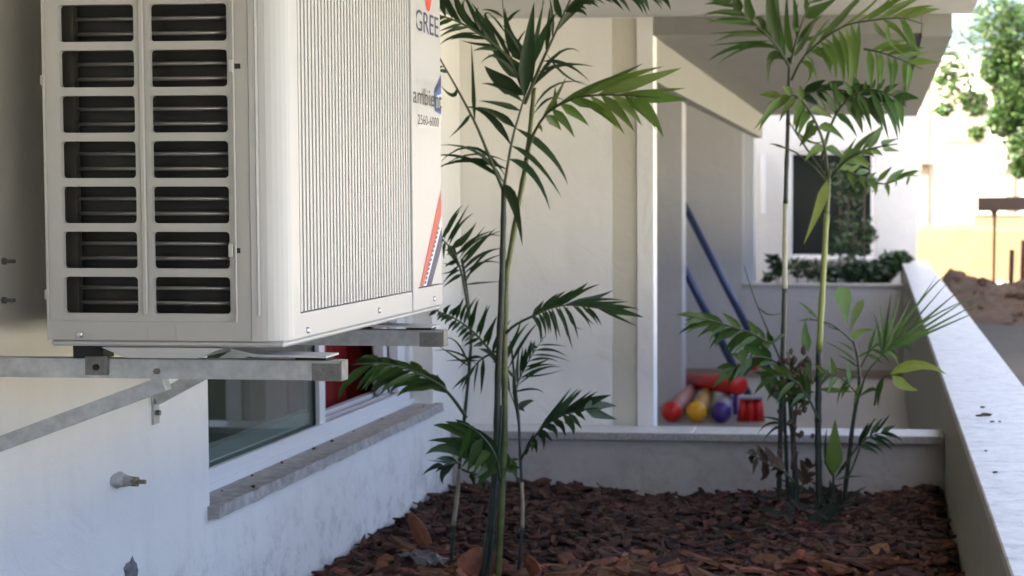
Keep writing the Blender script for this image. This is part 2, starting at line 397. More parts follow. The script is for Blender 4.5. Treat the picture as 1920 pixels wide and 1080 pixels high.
# ------------------------------------------------------------------ planter wall, parapet, their copings
PY = 5.815
PWX = WX
pw = thing('planter_wall', 'low stained white wall closing the far end of the bark bed', 'wall', (-.6, 5.9, 0))
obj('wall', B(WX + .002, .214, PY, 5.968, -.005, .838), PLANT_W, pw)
xs = [WX + .003, -.62, -.1, .03, .213]
for a, b in zip(xs, xs[1:]):
    obj('coping_slab', B(a + .001, b - .001, PY - .018, 5.966, .840 + random.uniform(0, .0015), .867, .003), PCAP, pw)
obj('coping_edge', B(WX + .004, .2125, PY - .0215, PY - .0185, .841, .864), GRAN, pw)
pp = thing('parapet_wall', 'long plastered parapet with pale marble coping along the planter', 'wall', (.33, 6, 0))
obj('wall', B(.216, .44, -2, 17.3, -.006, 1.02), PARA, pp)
y = -2.0
while y < 17:
    y2 = min(y + 1.5, 17.32)
    obj('coping_slab', B(.210, .458, y + .001, y2 - .001, 1.022 + random.uniform(0, .001), 1.05, .003), CAPM, pp)
    y = y2
for (u, v, s) in [(1848, 778, .011), (1836, 779, .006), (1842, 763, .005), (1860, 790, .004), (1875, 790, .003), (1866, 885, .004), (1848, 845, .003)]:
    p = onZ(u, v, 1.052)
    c = bmesh.new(); bmesh.ops.create_icosphere(c, subdivisions=2, radius=s)
    for q in c.verts: q.co *= random.uniform(.6, 1.3); q.co.z *= .5; q.co.x *= 1.6
    o = obj('dirt_clod', c, DIRT); o.location = p
    tag(o, 'small dark dirt clod lying on the pale parapet coping', 'dirt clod', 'dirt clods on the parapet')

# ------------------------------------------------------------------ far house, far planter
fh = thing('neighbour_house', 'bright white far house wall with one dark window', 'house', (-.5, 17.7, 0))
wx0, wx1 = onY(1478, 282, 17.5).x, onY(1640, 485, 17.5).x; wz0, wz1 = onY(1560, 485, 17.5).z, onY(1560, 282, 17.5).z
fwx = onY(1720, 400, 17.5).x
b = bmesh.new()
box(b, -4, wx0, 17.5, 17.7, 0, 2.6); box(b, wx1, fwx, 17.5, 17.7, 0, 2.6)
box(b, wx0, wx1, 17.5, 17.7, 0, wz0); box(b, wx0, wx1, 17.5, 17.7, wz1, 2.6)
bmesh.ops.remove_doubles(b, verts=b.verts, dist=1e-5)
obj('wall', b, FARW, fh)
obj('sun_block_storey', B(-4, fwx - .003, 17.52, 27, 2.602, 6.0), FARW, fh)  # unseen storey, added and lengthened to block the sun
obj('side_wall', B(fwx - .2, fwx - .002, 17.702, 27, 0, 2.6), FARW, fh)
fwn = bpy.data.objects.new('window', None); COL.objects.link(fwn); fwn.parent = fh; fwn.matrix_parent_inverse = Matrix.Translation(-fh.location)
b = bmesh.new()
for q in ((wx0, wx0 + .04, wz0, wz1), (wx1 - .04, wx1, wz0, wz1), (wx0 + .04, wx1 - .04, wz0, wz0 + .04), (wx0 + .04, wx1 - .04, wz1 - .04, wz1)):
    box(b, q[0], q[1], 17.53, 17.58, q[2], q[3])
obj('frame', b, ALU, fwn)
GD = mat('dark_window_glass', (.012, .015, .014), .08, spec=.5)
obj('pane', B(wx0 + .04, wx1 - .04, 17.55, 17.556, wz0 + .04, wz1 - .04), GD, fwn)
obj('window_sill', B(wx0 - .03, wx1 + .03, 17.46, 17.56, wz0 - .03, wz0 - .001), CAPM, fh)
# vertical downpipe on its wall, left of the window
obj('downpipe', T([(onY(1431, 290, 17.47).x, 17.46, onY(1431, 290, 17.47).z), (onY(1431, 400, 17.47).x, 17.46, onY(1431, 400, 17.47).z)], .02), ALUG, fh)
obj('corner_pier', B(fx1 + .002, onY(1416, 400, 16.6).x, 16.4, 16.7, .88, 2.7), FARW, house)
fp = thing('rear_planter_wall', 'low grey wall below the shrubs at the far end of the porch', 'wall', (-.5, 16.4, 0))
obj('wall', B(fx1 + .002, .214, 16.312, 16.5, 0, .84), REARW, fp)
obj('coping_slab', B(fx1 + .003, .212, 16.29, 16.5, .841, .868, .003), CAPM, fp)
struct(obj('rear_soil', B(fx1, .21, 16.52, 17.49, 0, .8), SOIL))

# ------------------------------------------------------------------ planter bed
def bed_z(x, y):
    e = .0
    e += .030 * math.exp(-((x - WX) / .16) ** 2) * (.5 + .5 * sin(y * 5))
    e += .020 * math.exp(-((x - .2) / .14) ** 2)
    return .672 + e + .012 * sin(x * 9 + y * 3) + .010 * sin(y * 7 - x * 4)
nx, ny = 40, 110; vs_, fs_ = [], []
for j in range(ny + 1):
    for i in range(nx + 1):
        x = WX + .004 + (.212 - WX - .006) * i / nx; y = -1.9 + (PY - .004 + 1.9) * j / ny
        vs_.append((x, y, bed_z(x, y) - .012 + random.uniform(-.006, .006)))
for j in range(ny):
    for i in range(nx): a = j * (nx + 1) + i; fs_.append((a, a + 1, a + nx + 2, a + nx + 1))
struct(obj('soil_bed', (vs_, [], fs_), SOIL, smooth=True))

def chip_geo(L, Wd, t, rnd):
    k = rnd.choice((6, 7, 8)); ring = []
    for i in range(k):
        a = 2 * pi * i / k + rnd.uniform(-.25, .25)
        r = rnd.uniform(.7, 1.1)
        ring.append((cos(a) * L / 2 * r, sin(a) * Wd / 2 * r))
    bend = rnd.uniform(-.3, .3)
    V = [(x, y, -t / 2 + bend * (x * x) / L * 2 + rnd.uniform(-.1, .1) * t) for x, y in ring]
    V += [(x * .92, y * .92, t / 2 + bend * (x * x) / L * 2 + rnd.uniform(-.3, .3) * t) for x, y in ring]
    Fs = [tuple(range(k - 1, -1, -1)), tuple(range(k, 2 * k))]
    Fs += [(i, (i + 1) % k, k + (i + 1) % k, k + i) for i in range(k)]
    return V, Fs
rnd = random.Random(3)
protos = []
for i in range(14):
    me = bpy.data.meshes.new('bark_chip'); V, Fs = chip_geo(rnd.uniform(.07, .155), rnd.uniform(.034, .07), rnd.uniform(.005, .012), rnd)
    me.from_pydata(V, [], Fs); me.materials.append(BARK); protos.append(me)
spots = []
for i in range(5200):
    y = 4.05 + (PY - .03 - 4.05) * rnd.random(); x = rnd.uniform(WX + .03, .19)
    spots.append((x, y))
spots.sort(key=lambda s: s[1])
def chip_mat(x, y, lift):
    rz = rnd.gauss(0, .7) if rnd.random() < .6 else rnd.uniform(0, 2 * pi)
    return Matrix.Translation((x, y, bed_z(x, y) + lift)) @ Matrix.Rotation(rz, 4, 'Z') @ Matrix.Rotation(rnd.gauss(0, .22), 4, 'X') @ Matrix.Rotation(rnd.gauss(0, .25), 4, 'Y')
big = [s for s in spots if -1.33 < s[0] < .13 and s[1] > 4.16][:1400]
rnd.shuffle(big); big = big[:300]
for x, y in big:
    o = bpy.data.objects.new('bark_chip', rnd.choice(protos)); COL.objects.link(o)
    o.matrix_world = chip_mat(x, y, rnd.uniform(.006, .016))
    tag(o, 'flat reddish brown bark chip lying on the planter bed', 'bark chip', 'bark chips on the bed')
V_, F_ = [], []
for x, y in spots:
    V, Fs = chip_geo(rnd.choice((.03, .05, .07, .085)) * rnd.uniform(.8, 1.2), rnd.uniform(.014, .044), rnd.uniform(.003, .009), rnd)
    M = chip_mat(x, y, rnd.uniform(-.006, .010)); k = len(V_)
    V_ += [tuple(M @ Vector(q)) for q in V]; F_ += [tuple(i + k for i in f) for f in Fs]
o = obj('bark_mulch', (V_, [], F_), BARKI); o['kind'] = 'stuff'
tag(o, 'layer of small dark brown bark mulch covering the planter bed', 'bark mulch')

def slab_between(name, base, tip, wd, th, m, label, cat):
    """a thick irregular chip standing from base to tip"""
    d = tip - base; t = d.normalized(); s = Vector((0, 1, 0)).cross(t).normalized(); n = s.cross(t)
    bm = bmesh.new(); rows = []
    prof = [(.0, .75), (.2, 1), (.45, .95), (.7, .8), (.9, .55), (1, .25)]
    for f, k in prof:
        c = base + d * f; j = random.uniform(.9, 1.1)
        rows.append([bm.verts.new(c + s * (a * wd / 2 * k * j) + n * (b * th / 2)) for a, b in ((-1, -.5), (0, -1), (1, -.5), (1, .5), (0, 1), (-1, .5))])
    for a, b in zip(rows, rows[1:]):
        for j in range(6): bm.faces.new((a[j], a[(j + 1) % 6], b[(j + 1) % 6], b[j]))
    bm.faces.new(rows[0][::-1]); bm.faces.new(rows[-1])
    return tag(obj(name, bm, m), label, cat)
slab_between('bark_slab', onY(800, 1022, 4.55), onY(768, 963, 4.52), .040, .012, TERRA, 'orange bark slab leaning upright against the white wall', 'bark slab')
slab_between('bark_slab', onY(868, 1072, 4.42), onY(905, 1030, 4.5), .065, .014, TERRA, 'broad rust red bark slab lying at the foot of the canes', 'bark slab')
slab_between('bark_slab', onY(925, 1075, 4.40), onY(915, 1035, 4.48), .05, .014, TERRA, 'narrow rust red bark slab wedged behind the green cane', 'bark slab')
slab_between('bark_slab', onY(1010, 1080, 4.36), onY(985, 1045, 4.48), .045, .012, TERRA, 'pale red bark slab beside the slim cane', 'bark slab')
wr = bmesh.new(); bmesh.ops.create_grid(wr, x_segments=9, y_segments=6, size=.5)
for v in wr.verts: v.co = Vector((v.co.x * .13, v.co.y * .07, random.uniform(0, .022)))
o = obj('wrapper', wr, FOIL); o.location = onZ(795, 1048, .705); o.location.z = .70; o.rotation_euler = (.15, .1, -.5)
tag(o, 'crumpled dirty silver wrapper lying on the bark by the wall', 'wrapper')

# ------------------------------------------------------------------ air conditioner
AC = thing('air_conditioner', 'white outdoor air conditioner unit with slotted side on steel brackets', 'air conditioner', (-1.11, 3.15, 1.42))
ax0, ax1, ay0, ay1, az0, az1 = -1.305, -.919, 2.65, 3.64, 1.421, 2.115
sx = lambda u, v=300: onY(u, v, ay0).x
sz = lambda v, u=260: onY(u, v, ay0).z
def rounded(x0, x1, z0, z1, r, n=4):
    P = []
    for cx, cz, a0 in ((x1 - r, z1 - r, 0), (x0 + r, z1 - r, pi / 2), (x0 + r, z0 + r, pi), (x1 - r, z0 + r, 1.5 * pi)):
        for i in range(n + 1): a = a0 + pi / 2 * i / n; P.append((cx + r * cos(a), cz + r * sin(a)))
    return P
# side panel with punched slots
colsX = [(sx(113), sx(253)), (sx(282), sx(427))]
pitch = (sz(92) - sz(518)) / 5; h = sz(8) - sz(78)
rows = [sz(588) + pitch * i for i in range(8)]
sp = bmesh.new(); lips = bmesh.new()
px0, px1 = ax0 + .004, sx(432); pz0, pz1 = sz(603), rows[-1] + h + .014
cx = [px0, (colsX[0][1] + colsX[1][0]) / 2, px1]
cz = [pz0] + [r + h + (pitch - h) / 2 for r in rows[:-1]] + [pz1]
def ringquad(bm, outer, inner, y):
    """fill between a rectangle and a rounded loop"""
    x0, x1, z0, z1 = outer; n = len(inner) // 4
    iv = [bm.verts.new((a, y, b)) for a, b in inner]
    co = [bm.verts.new(q) for q in ((x1, y, z1), (x0, y, z1), (x0, y, z0), (x1, y, z0))]
    for c in range(4):
        seg = iv[c * n:(c + 1) * n]
        for a, b in zip(seg, seg[1:]): bm.faces.new((co[c], a, b))
        bm.faces.new((co[c], seg[-1], iv[((c + 1) * n) % len(iv)], co[(c + 1) % 4]))
    return iv
for ci, (x0, x1) in enumerate(colsX):
    for ri, r0 in enumerate(rows):
        inner = rounded(x0, x1, r0, r0 + h, .006)
        iv = ringquad(sp, (cx[ci], cx[ci + 1], cz[ri], cz[ri + 1]), inner, ay0 + .003)
        ov = [sp.verts.new(v.co + Vector((0, .010, 0))) for v in iv]
        for i in range(len(iv)): sp.faces.new((iv[i], iv[(i + 1) % len(iv)], ov[(i + 1) % len(iv)], ov[i]))
bmesh.ops.remove_doubles(sp, verts=sp.verts, dist=1e-6)
obj('side_grille', sp, ACS, AC)
obj('grille_mullion', B((colsX[0][1] + colsX[1][0]) / 2 - .004, (colsX[0][1] + colsX[1][0]) / 2 + .004, ay0 - .0015, ay0 + .0025, pz0 + .01, pz1, .0015), ACS, AC)
sm = sx(470, 400)
# flat margins of the side face
for (a, b, c, d, e) in ((ax0 + .0, px0, az0, az1, 0), (px1, sm - .0012, az0, az1, 0), (px0, px1, az0, pz0, 0), (px0, px1, pz1, az1, 0)):
    obj('side_panel', B(a, b, ay0, ay0 + .012, c, d), ACS, AC)
obj('panel_bead', B(sx(440) - .0018, sx(440) + .0018, ay0 - .003, ay0 - .0002, sz(603), az1 - .03, .001), ACW, AC)
# front casing: rounded vertical corner, bezel, deep recess for the ribbed grille
prof = [(sm, ay0 - .0015)]
R_ = .045
for i in range(9):
    a = -pi / 2 + pi / 2 * i / 8; prof.append((ax1 - R_ + R_ * cos(a), ay0 - .0015 + R_ + R_ * sin(a)))
gy0, gy1 = onX(560, 300, ax1).y, onX(771, 300, ax1).y
prof.append((ax1, gy0))
back = [(ax1 - .02, gy0), (ax1 - .02, ay0 + .075), (sm, ay0 + .02)]
zgb = onX(562, 588, ax1).z
cs = bmesh.new(); prism(cs, prof + back, 'z', az0, az1)
obj('corner_casing', cs, ACW, AC, smooth=False)
obj('corner_bead', T([(sx(482), ay0 - .001, az0 + .04), (sx(482), ay0 - .001, az1 - .03)], .0025, 6), ACW, AC)
obj('lower_panel', B(ax1 - .02, ax1 - .0004, gy0 + .0005, gy1, az0, zgb, .0008), ACW, AC)
obj('upper_panel', B(ax1 - .02, ax1 - .0004, gy0 + .0005, gy1, az1 - .05, az1, .0008), ACW, AC)
obj('grille_backing', B(ax1 - .02, ax1 - .010, gy0 + .0005, gy1, zgb + .0005, az1 - .0505), ACG, AC)
nr = 38
for i in range(nr):
    yy = gy0 + .014 + (gy1 - gy0 - .022) * i / (nr - 1)
    obj('grille_rib', B(ax1 - .0095, ax1 - .002, yy - .0050, yy + .0050, zgb + .002, az1 - .052), ACR, AC)
for i in range(6):
    zz = zgb + .07 + i * .085
    obj('grille_wire', B(ax1 - .0096, ax1 - .0055, gy0 + .002, gy1 - .002, zz - .001, zz + .001), ACR, AC)
gy2 = onX(781, 300, ax1).y
obj('bezel_strip', B(ax1 - .02, ax1 + .002, gy1 + .0005, gy2, az0, az1, .001), ACW, AC)
obj('front_panel', B(ax1 - .02, ax1 - .001, gy2 + .0008, ay1, az0 + .045, az1, .001), ACW, AC)
obj('front_skirt', B(ax1 - .02, ax1 - .0003, gy2 + .0008, ay1, az0 + .0, az0 + .043, .001), ACW, AC)
obj('back_panel', B(ax0, ax0 + .01, ay0 + .013, ay1, az0, az1), ACS, AC)
obj('end_panel', B(ax0 + .011, ax1 - .021, ay1 - .012, ay1, az0, az1), ACS, AC)
obj('top_cover', B(ax0 - .006, ax1 + .006, ay0 - .006, ay1 + .006, az1 + .001, az1 + .03, .006, 2), ACW, AC)
obj('base_pan', B(ax0 + .004, ax1 - .003, ay0 + .004, ay1 - .004, az0 - .010, az0 - .0005, .003), ACW, AC)
# coil behind the slots
coil = obj('coil', B(ax0 + .036, sm - .022, ay0 + .050, ay0 + .30, az0 + .01, az1 - .01), DARK, AC)
obj('coil_plate', B(ax0 + .011, onY(142, 300, ay0 + .03).x, ay0 + .030, ay0 + .045, az0 + .01, az1 - .01), COILP, AC)
tp = pitch / 3
zz = sz(588) + .015; 
while zz < az1 - .02:
    obj('coil_tube', T([(onY(143, 300, ay0 + .04).x, ay0 + .040, zz), (sm - .03, ay0 + .030, zz)], .0032, 8), COPP, AC, smooth=True); zz += tp
# small parts of the casing
def screw(p, nrm, r=.006):
    bm = bmesh.new(); n = Vector(nrm)
    tube(bm, [Vector(p), Vector(p) + n * .0025, Vector(p) + n * .0045], [r, r, r * .55], 12)
    return obj('screw', bm, STEEL, AC)
screw((sx(150, 628), ay0 - .001, sz(628)), (0, -1, 0))
for u, v in ((577, 619), (711, 582), (814, 560)):
    p = onX(u, v, ax1); screw((ax1 - .001, p.y, p.z), (1, 0, 0), .0055)
for v in (124, 470):
    p = onY(446, v, ay0); obj('latch_tab', B(p.x - .014, p.x - .007, ay0 - .004, ay0 - .0002, p.z - .010, p.z + .010, .001), ACW, AC)
    obj('latch_hole', B(p.x - .005, p.x + .004, ay0 - .0012, ay0 + .0005, p.z - .004, p.z + .004), RUB, AC)
for v in (150, 553):
    p = onY(80, v, ay0); obj('side_lug', B(ax0 - .006, ax0 - .0002, ay0 + .004, ay0 + .014, p.z - .008, p.z + .008, .001), ACS, AC)
x0, x1, z0, z1 = sx(270), sx(325), sz(638), sz(612)
e = bmesh.new()
for q in ((x0, x0 + .0012, z0, z1), (x1 - .0012, x1, z0, z1), (x0, x1, z1, z1 + .0012)): box(e, q[0], q[1], ay0 - .0008, ay0 - .0001, q[2], q[3])
obj('embossed_outline', e, ACS, AC)
# feet under the base pan with rubber pads
ARMY = (2.715, 3.37); ARMT = 1.387
for yy in ARMY:
    f = bmesh.new(); zt = az0 - .011
    prism(f, [(ax0 + .09, zt), (ax0 + .13, zt - .016), (ax1 - .14, zt - .016), (ax1 - .10, zt), (ax1 - .12, zt), (ax0 + .11, zt)][:4], 'y', yy - .07, yy + .035)
    obj('foot_rail', f, ACW, AC)
    f = bmesh.new()
    prism(f, [(ax1 - .10, zt - .003), (ax1 - .06, zt - .012), (ax1 + .055, zt - .014), (ax1 + .055, zt - .017), (ax1 - .065, zt - .016), (ax1 - .10, zt - .008)], 'y', yy - .035, yy + .03)
    obj('foot_plate', f, ACW, AC)
    obj('rubber_pad', B(ax1 - .0, ax1 + .05, yy - .02, yy + .02, ARMT + .001, zt - .0172), RUB, AC)
    obj('rubber_pad', B(ax0 + .02, ax0 + .07, yy - .02, yy + .02, ARMT + .001, zt - .001), RUB, AC)
# lettering and stickers on the front
def letters(text, y0, y1, z0, z1, m, name='lettering', lift=.0008):
    cu = bpy.data.curves.new('txt', 'FONT'); cu.body = text; cu.size = 1; cu.extrude = 0
    to = bpy.data.objects.new('txt', cu); COL.objects.link(to)
    dg = bpy.context.evaluated_depsgraph_get(); dg.update()
    me = bpy.data.meshes.new_from_object(to.evaluated_get(dg)); bpy.data.objects.remove(to); bpy.data.curves.remove(cu)
    xs = [v.co.x for v in me.vertices]; ys = [v.co.y for v in me.vertices]
    a, b, c, d = min(xs), max(xs), min(ys), max(ys)
    for v in me.vertices:
        v.co = (ax1 - .001 + lift, y0 + (v.co.x - a) / (b - a) * (y1 - y0), z0 + (v.co.y - c) / (d - c) * (z1 - z0))
    me.materials.clear(); me.materials.append(m); me.name = name
    o = bpy.data.objects.new(name, me); COL.objects.link(o); o.parent = AC; o.matrix_parent_inverse = Matrix.Translation(-AC.location)
    return o
def fq(u, v): p = onX(u, v, ax1); return p.y, p.z
def decal(name, pts, m, lift=.0008):
    v = [(ax1 - .001 + lift, *fq(u, q)) for u, q in pts]
    return obj(name, (v, [], [tuple(range(len(v)))]), m, AC)
g0, g1 = fq(779.5, 22), fq(823, 22)
letters('GREE', fq(779.5, 50)[0], fq(822.5, 50)[0], fq(800, 63)[1], fq(800, 24)[1], INKB)
yc, zc = fq(803, -4)
lg = [(ax1 - .0002, yc + .030 * cos(a) * (1 if sin(a) > -.2 else .75), zc + .028 * sin(a)) for a in [2 * pi * i / 24 for i in range(24)]]
obj('logo_drop', (lg, [], [tuple(range(24))]), INKR, AC)
decal('sticker', [(784, 140), (826.5, 146), (826.5, 240), (784, 240)], mat('clear_sticker', (.475, .475, .48), .3), .0004)
letters('ambient', fq(772.5, 190)[0], fq(826, 190)[0], fq(795, 197)[1], fq(795, 166)[1], INKK, lift=.0036)
letters('2560-6000', fq(784, 228)[0], fq(823, 228)[0], fq(800, 235)[1], fq(800, 217)[1], INKK)
decal('emblem', [(814, 172), (826.8, 140), (826.8, 215), (815, 208)], INKL, .0012)
decal('emblem_stroke', [(815.5, 165), (826.6, 148), (826.6, 158), (815.5, 176)], INKB, .0016)
decal('emblem_stroke', [(818, 180), (826.5, 176), (826.5, 202), (818, 202)], INKW, .0016)
decal('emblem_stroke', [(815, 202), (826.5, 204), (826.5, 209), (815, 207)], INKB, .0017)
decal('stripe_red', [(788, 537), (793.5, 536.5), (827.5, 402), (827.5, 356)], INKR, .0008)
decal('stripe_pale', [(794, 536.5), (800, 536), (828, 432), (828, 403)], INKW, .0008)
decal('stripe_blue', [(799.5, 536), (809, 534), (828.2, 462), (828.2, 424)], INKB, .0012)
for i in range(13):
    f = i / 13; u = 797 + 27 * f; v = 528 - 110 * f
    decal('stripe_mark', [(u - 1.6, v + 5), (u + 1.4, v + 3), (u + 2.0, v - 2), (u - .8, v)], INKB, .0016)

# ------------------------------------------------------------------ brackets
def bracket(yy, label, tabz, bx):
    t = thing('wall_bracket', label, 'bracket', (WX, yy, ARMT), 'steel brackets under the air conditioner')
    zt = ARMT; hh = .031; xe = -.848
    c = bmesh.new()                                        # folded channel arm: top and two sides
    box(c, WX + .004, xe, yy - .017, yy + .017, zt - .003, zt)
    box(c, WX + .004, xe, yy - .017, yy - .0145, zt - hh, zt - .003)
    box(c, WX + .004, xe, yy + .0145, yy + .017, zt - hh, zt - .003)
    obj('arm', c, GALV, t)
    e = bmesh.new()
    box(e, xe - .045, xe + .002, yy - .0185, yy - .0172, zt - hh - .001, zt - .004)
    box(e, xe + .0005, xe + .003, yy - .017, yy + .017, zt - hh - .001, zt + .0)
    obj('end_cap', e, GALVD, t)
    for xx in (xe - .032, xe - .015): obj('bolt', T([(xx, yy - .0186, zt - .017), (xx, yy - .0215, zt - .017)], .0036, 6), GALVD, t)
    r = bmesh.new()
    box(r, WX + .0005, WX + .0045, yy - .014, yy + .014, tabz, zt + .02)
    obj('wall_plate', r, GALV, t)
    obj('anchor_bolt', T([(WX + .004, yy, tabz + .022), (WX + .012, yy, tabz + .022)], .006, 6), GALVD, t)
    b = bmesh.new()
    bar(b, Vector((WX + .006, yy, bx[0])), Vector((bx[1], yy, zt - hh - .008)), .025, .024)
    obj('brace', b, GALV, t)
    p = bx[1]
    obj('brace_bolt', T([(p - .008, yy - .0173, zt - hh + .012), (p - .008, yy - .022, zt - hh + .012)], .005, 6), GALVD, t)
    obj('clamp', B(-1.265, -1.228, yy - .021, yy - .0175, zt - .026, zt + .004), GALVD, t)
    obj('clamp_bolt', T([(-1.246, yy - .021, zt - .013), (-1.246, yy - .026, zt - .013)], .005, 6), RUB, t)
pn = onX(2, 840, WX); 
bracket(ARMY[0], 'galvanised bracket with long diagonal brace below the slotted side of the unit', 1.10, (onY(8, 838, ARMY[0]).z, onY(312, 716, ARMY[0]).x))
yf = ARMY[1]
bracket(yf, 'galvanised bracket holding the end of the unit beside the window', onX(262, 803, WX).z, (1.245, onY(470, 690, yf).x))

# fittings on the wall
def wall_lump(name, u, v, su, sv, th, m, label, cat, seed):
    r = random.Random(seed); c = onX(u, v, WX); bm = bmesh.new(); n = 14
    s = c.y / F * 1.9
    ring = []
    for i in range(n):
        a = 2 * pi * i / n; k = r.uniform(.75, 1.15)
        ring.append(Vector((WX + .0005, c.y + cos(a) * su * k, c.z + sin(a) * sv * k)))
    vo = [bm.verts.new(p) for p in ring]
    vi = [bm.verts.new(Vector((WX + th * r.uniform(.6, 1.1), c.y + (p.y - c.y) * .7, c.z + (p.z - c.z) * .7))) for p in ring]
    ce = bm.verts.new((WX + th, c.y, c.z))
    for i in range(n):
        bm.faces.new((vo[i], vo[(i + 1) % n], vi[(i + 1) % n], vi[i])); bm.faces.new((vi[i], vi[(i + 1) % n], ce))
    return tag(obj(name, bm, m), label, cat) if label else obj(name, bm, m)
ps = thing('pipe_stub', 'short brass drain pipe stub in cracked white sealant on the wall', 'pipe stub', onX(222, 900, WX))
o = wall_lump('sealant_ring', 220, 899, .030, .018, .012, SEAL, None, None, 4); o.parent = ps; o.matrix_parent_inverse = Matrix.Translation(-ps.location)
c = onX(224, 901, WX)
obj('pipe', T([(WX + .006, c.y, c.z), (WX + .02, c.y - .002, c.z), (WX + .032, c.y - .004, c.z - .001)], [.013, .010, .009], 10), SEAL, ps)
obj('collar', T([(WX + .028, c.y - .003, c.z - .001), (WX + .037, c.y - .004, c.z - .001)], .0105, 6), BRASS, ps)
obj('nipple', T([(WX + .037, c.y - .004, c.z - .001), (WX + .054, c.y - .005, c.z - .001)], .0042, 8), BRASS, ps)
wall_lump('cement_patch', 245, 1072, .034, .028, .006, CEMENT, 'dark grey cement patch on the wall below the pipe stub', 'cement patch', 9)
for v, k in ((490, 'upper'), (563, 'lower')):
    p = onX(4, v, WX); t = thing('wall_bolt', 'small dark steel bolt in the wall, %s of two behind the unit' % k, 'bolt', p, 'bolts behind the unit')
    obj('shank', T([(WX + .001, p.y, p.z), (WX + .022, p.y, p.z)], .0032, 8), GALVD, t)
    obj('nut', T([(WX + .001, p.y, p.z), (WX + .006, p.y, p.z)], .006, 6), GALVD, t)

# ------------------------------------------------------------------ palms
lr = random.Random(11)
def leaf_mesh(Bp, Tp, C, wd, ang, fold=.25, shape=0, n=7):
    pts = []
    for i in range(n + 1):
        t = i / n; pts.append(Bp * (1 - t) ** 2 + C * (2 * t * (1 - t)) + Tp * t * t)
    V, Fs = [], []
    for i, p in enumerate(pts):
        t = i / n; tg = (pts[min(i + 1, n)] - pts[max(i - 1, 0)]).normalized()
        flat = tg.cross(Vector((-.15, 1, 0)))
        if flat.length < .1: flat = tg.cross(Vector((0, 0, 1)))
        flat.normalize(); dep = tg.cross(flat).normalized()
        s = flat * cos(ang) + dep * sin(ang); nn = tg.cross(s).normalized()
        if shape == 0: k = min(1, (t / .28)) ** .7 * (1 - max(0, t - .35) / .65) ** .85 if t > 0 else .06
        else: k = (.10 + .9 * min(1, t / .62) ** 1.1) * math.sqrt(max(0, 1 - (max(0, t - .6) / .4) ** 2.2)) if t < 1 else 0.0
        k = max(k, .015); hw = wd / 2 * k
        V += [p + s * hw + nn * (fold * hw), p, p - s * hw + nn * (fold * hw)]
    for i in range(n):
        a = 3 * i; Fs += [(a, a + 1, a + 4, a + 3), (a + 1, a + 2, a + 5, a + 4)]
    return [tuple(v) for v in V], [], Fs
PXM = lambda y: y / F
class Palm:
    ext = 1.08
    def __init__(s, name, label, cat, loc, group=None): s.o = thing(name, label, cat, loc, group)
    def cane(s, path, y0, y1, w0, w1, m, n=24, knots=6):
        w0 *= .84; w1 *= .84
        pts = catmull([onY(u, v, y0 + (y1 - y0) * i / (len(path) - 1)) for i, (u, v) in enumerate(path)], n)
        rad = []
        for i in range(n + 1):
            t = i / n; r = (w0 + (w1 - w0) * t) / 2 * PXM(y0)
            if knots and i % max(2, n // knots) == 0: r *= 1.16
            rad.append(r)
        return obj('cane', T(pts, rad, 9), m, s.o, smooth=True)
    def frond(s, path, y0, y1, tips=(), w=16, t0=.3, t1=1.0, m=None, arch=.12, rw=5, ang=.5, dz=.06, shape=0, rm=None, name='frond', dens=.85, lead=.10, ext_=None):
        ext_ = ext_ or s.ext
        m = m or LEAF
        k = len(path); P = [onY(u, v, y0 + (y1 - y0) * i / (k - 1)) for i, (u, v) in enumerate(path)]
        N = 16; pts = catmull(P, N)
        fr = obj(name, T(pts, [rw / 2 * PXM(y0) * (1 - .7 * i / N) for i in range(N + 1)], 6), rm or RACH, s.o, smooth=True)
        for side in tips:
            full = []
            for i, tp in enumerate(side):
                t = t0 + (t1 - t0) * (i + .5) / len(side) if len(side) > 1 else (t0 + t1) / 2
                full.append((t, tuple(tp), 1))
            if dens and len(full) > 2:
                ext = []
                for (ta, pa, _), (tb, pb, _) in zip(full, full[1:]):
                    ext.append((ta, pa, 1))
                    if math.dist(pa[:2], pb[:2]) < 75 and lr.random() < dens:
                        f = lr.uniform(.4, .6)
                        ext.append((ta + (tb - ta) * f, (pa[0] + (pb[0] - pa[0]) * f + lr.gauss(0, 4), pa[1] + (pb[1] - pa[1]) * f + lr.gauss(0, 4)), .8))
                ext.append(full[-1]); full = ext
            for t, tp, kw in full:
                tb_ = max(0.02, t - lead)
                a = min(int(tb_ * N), N - 1); f = tb_ * N - a
                b = pts[a].lerp(pts[a + 1], f)
                ly = b.y + lr.uniform(-dz, dz)
                tip = onY(tp[0], tp[1], ly)
                tip = b + (tip - b) * ext_
                if len(tp) > 3: C = onY(tp[2], tp[3], (b.y + ly) / 2); C = C * 2 - (b + tip) * .5; C = C.lerp((b + tip) / 2, .3)
                else: C = (b + tip) / 2 + Vector((0, 0, 1)) * ((tip - b).length * arch) + (pts[min(a + 2, N)] - pts[a]).normalized() * ((tip - b).length * .10)
                ww = (tp[4] if len(tp) > 4 else w) * PXM(b.y) * lr.uniform(.8, 1.1) * kw
                ww = min(ww, (tip - b).length * .34)
                me = leaf_mesh(b, tip, C, ww, lr.uniform(-ang, ang), lr.uniform(.15, .45), shape)
                lo = obj('leaflet', me, m, fr, smooth=True)
        return fr
    def leaf(s, base, tip, y, wd, via=None, m=None, shape=0, dy=.0, ang=0.0, name='leaf'):
        b = onY(*base, y); t = onY(*tip, y + dy)
        C = onY(*via, y + dy / 2) * 2 - (b + t) * .5 if via else (b + t) / 2 + Vector((0, 0, (t - b).length * .1))
        return obj(name, leaf_mesh(b, t, C, wd * PXM(y), ang, lr.uniform(.1, .3), shape), m or LEAF, s.o, smooth=True)

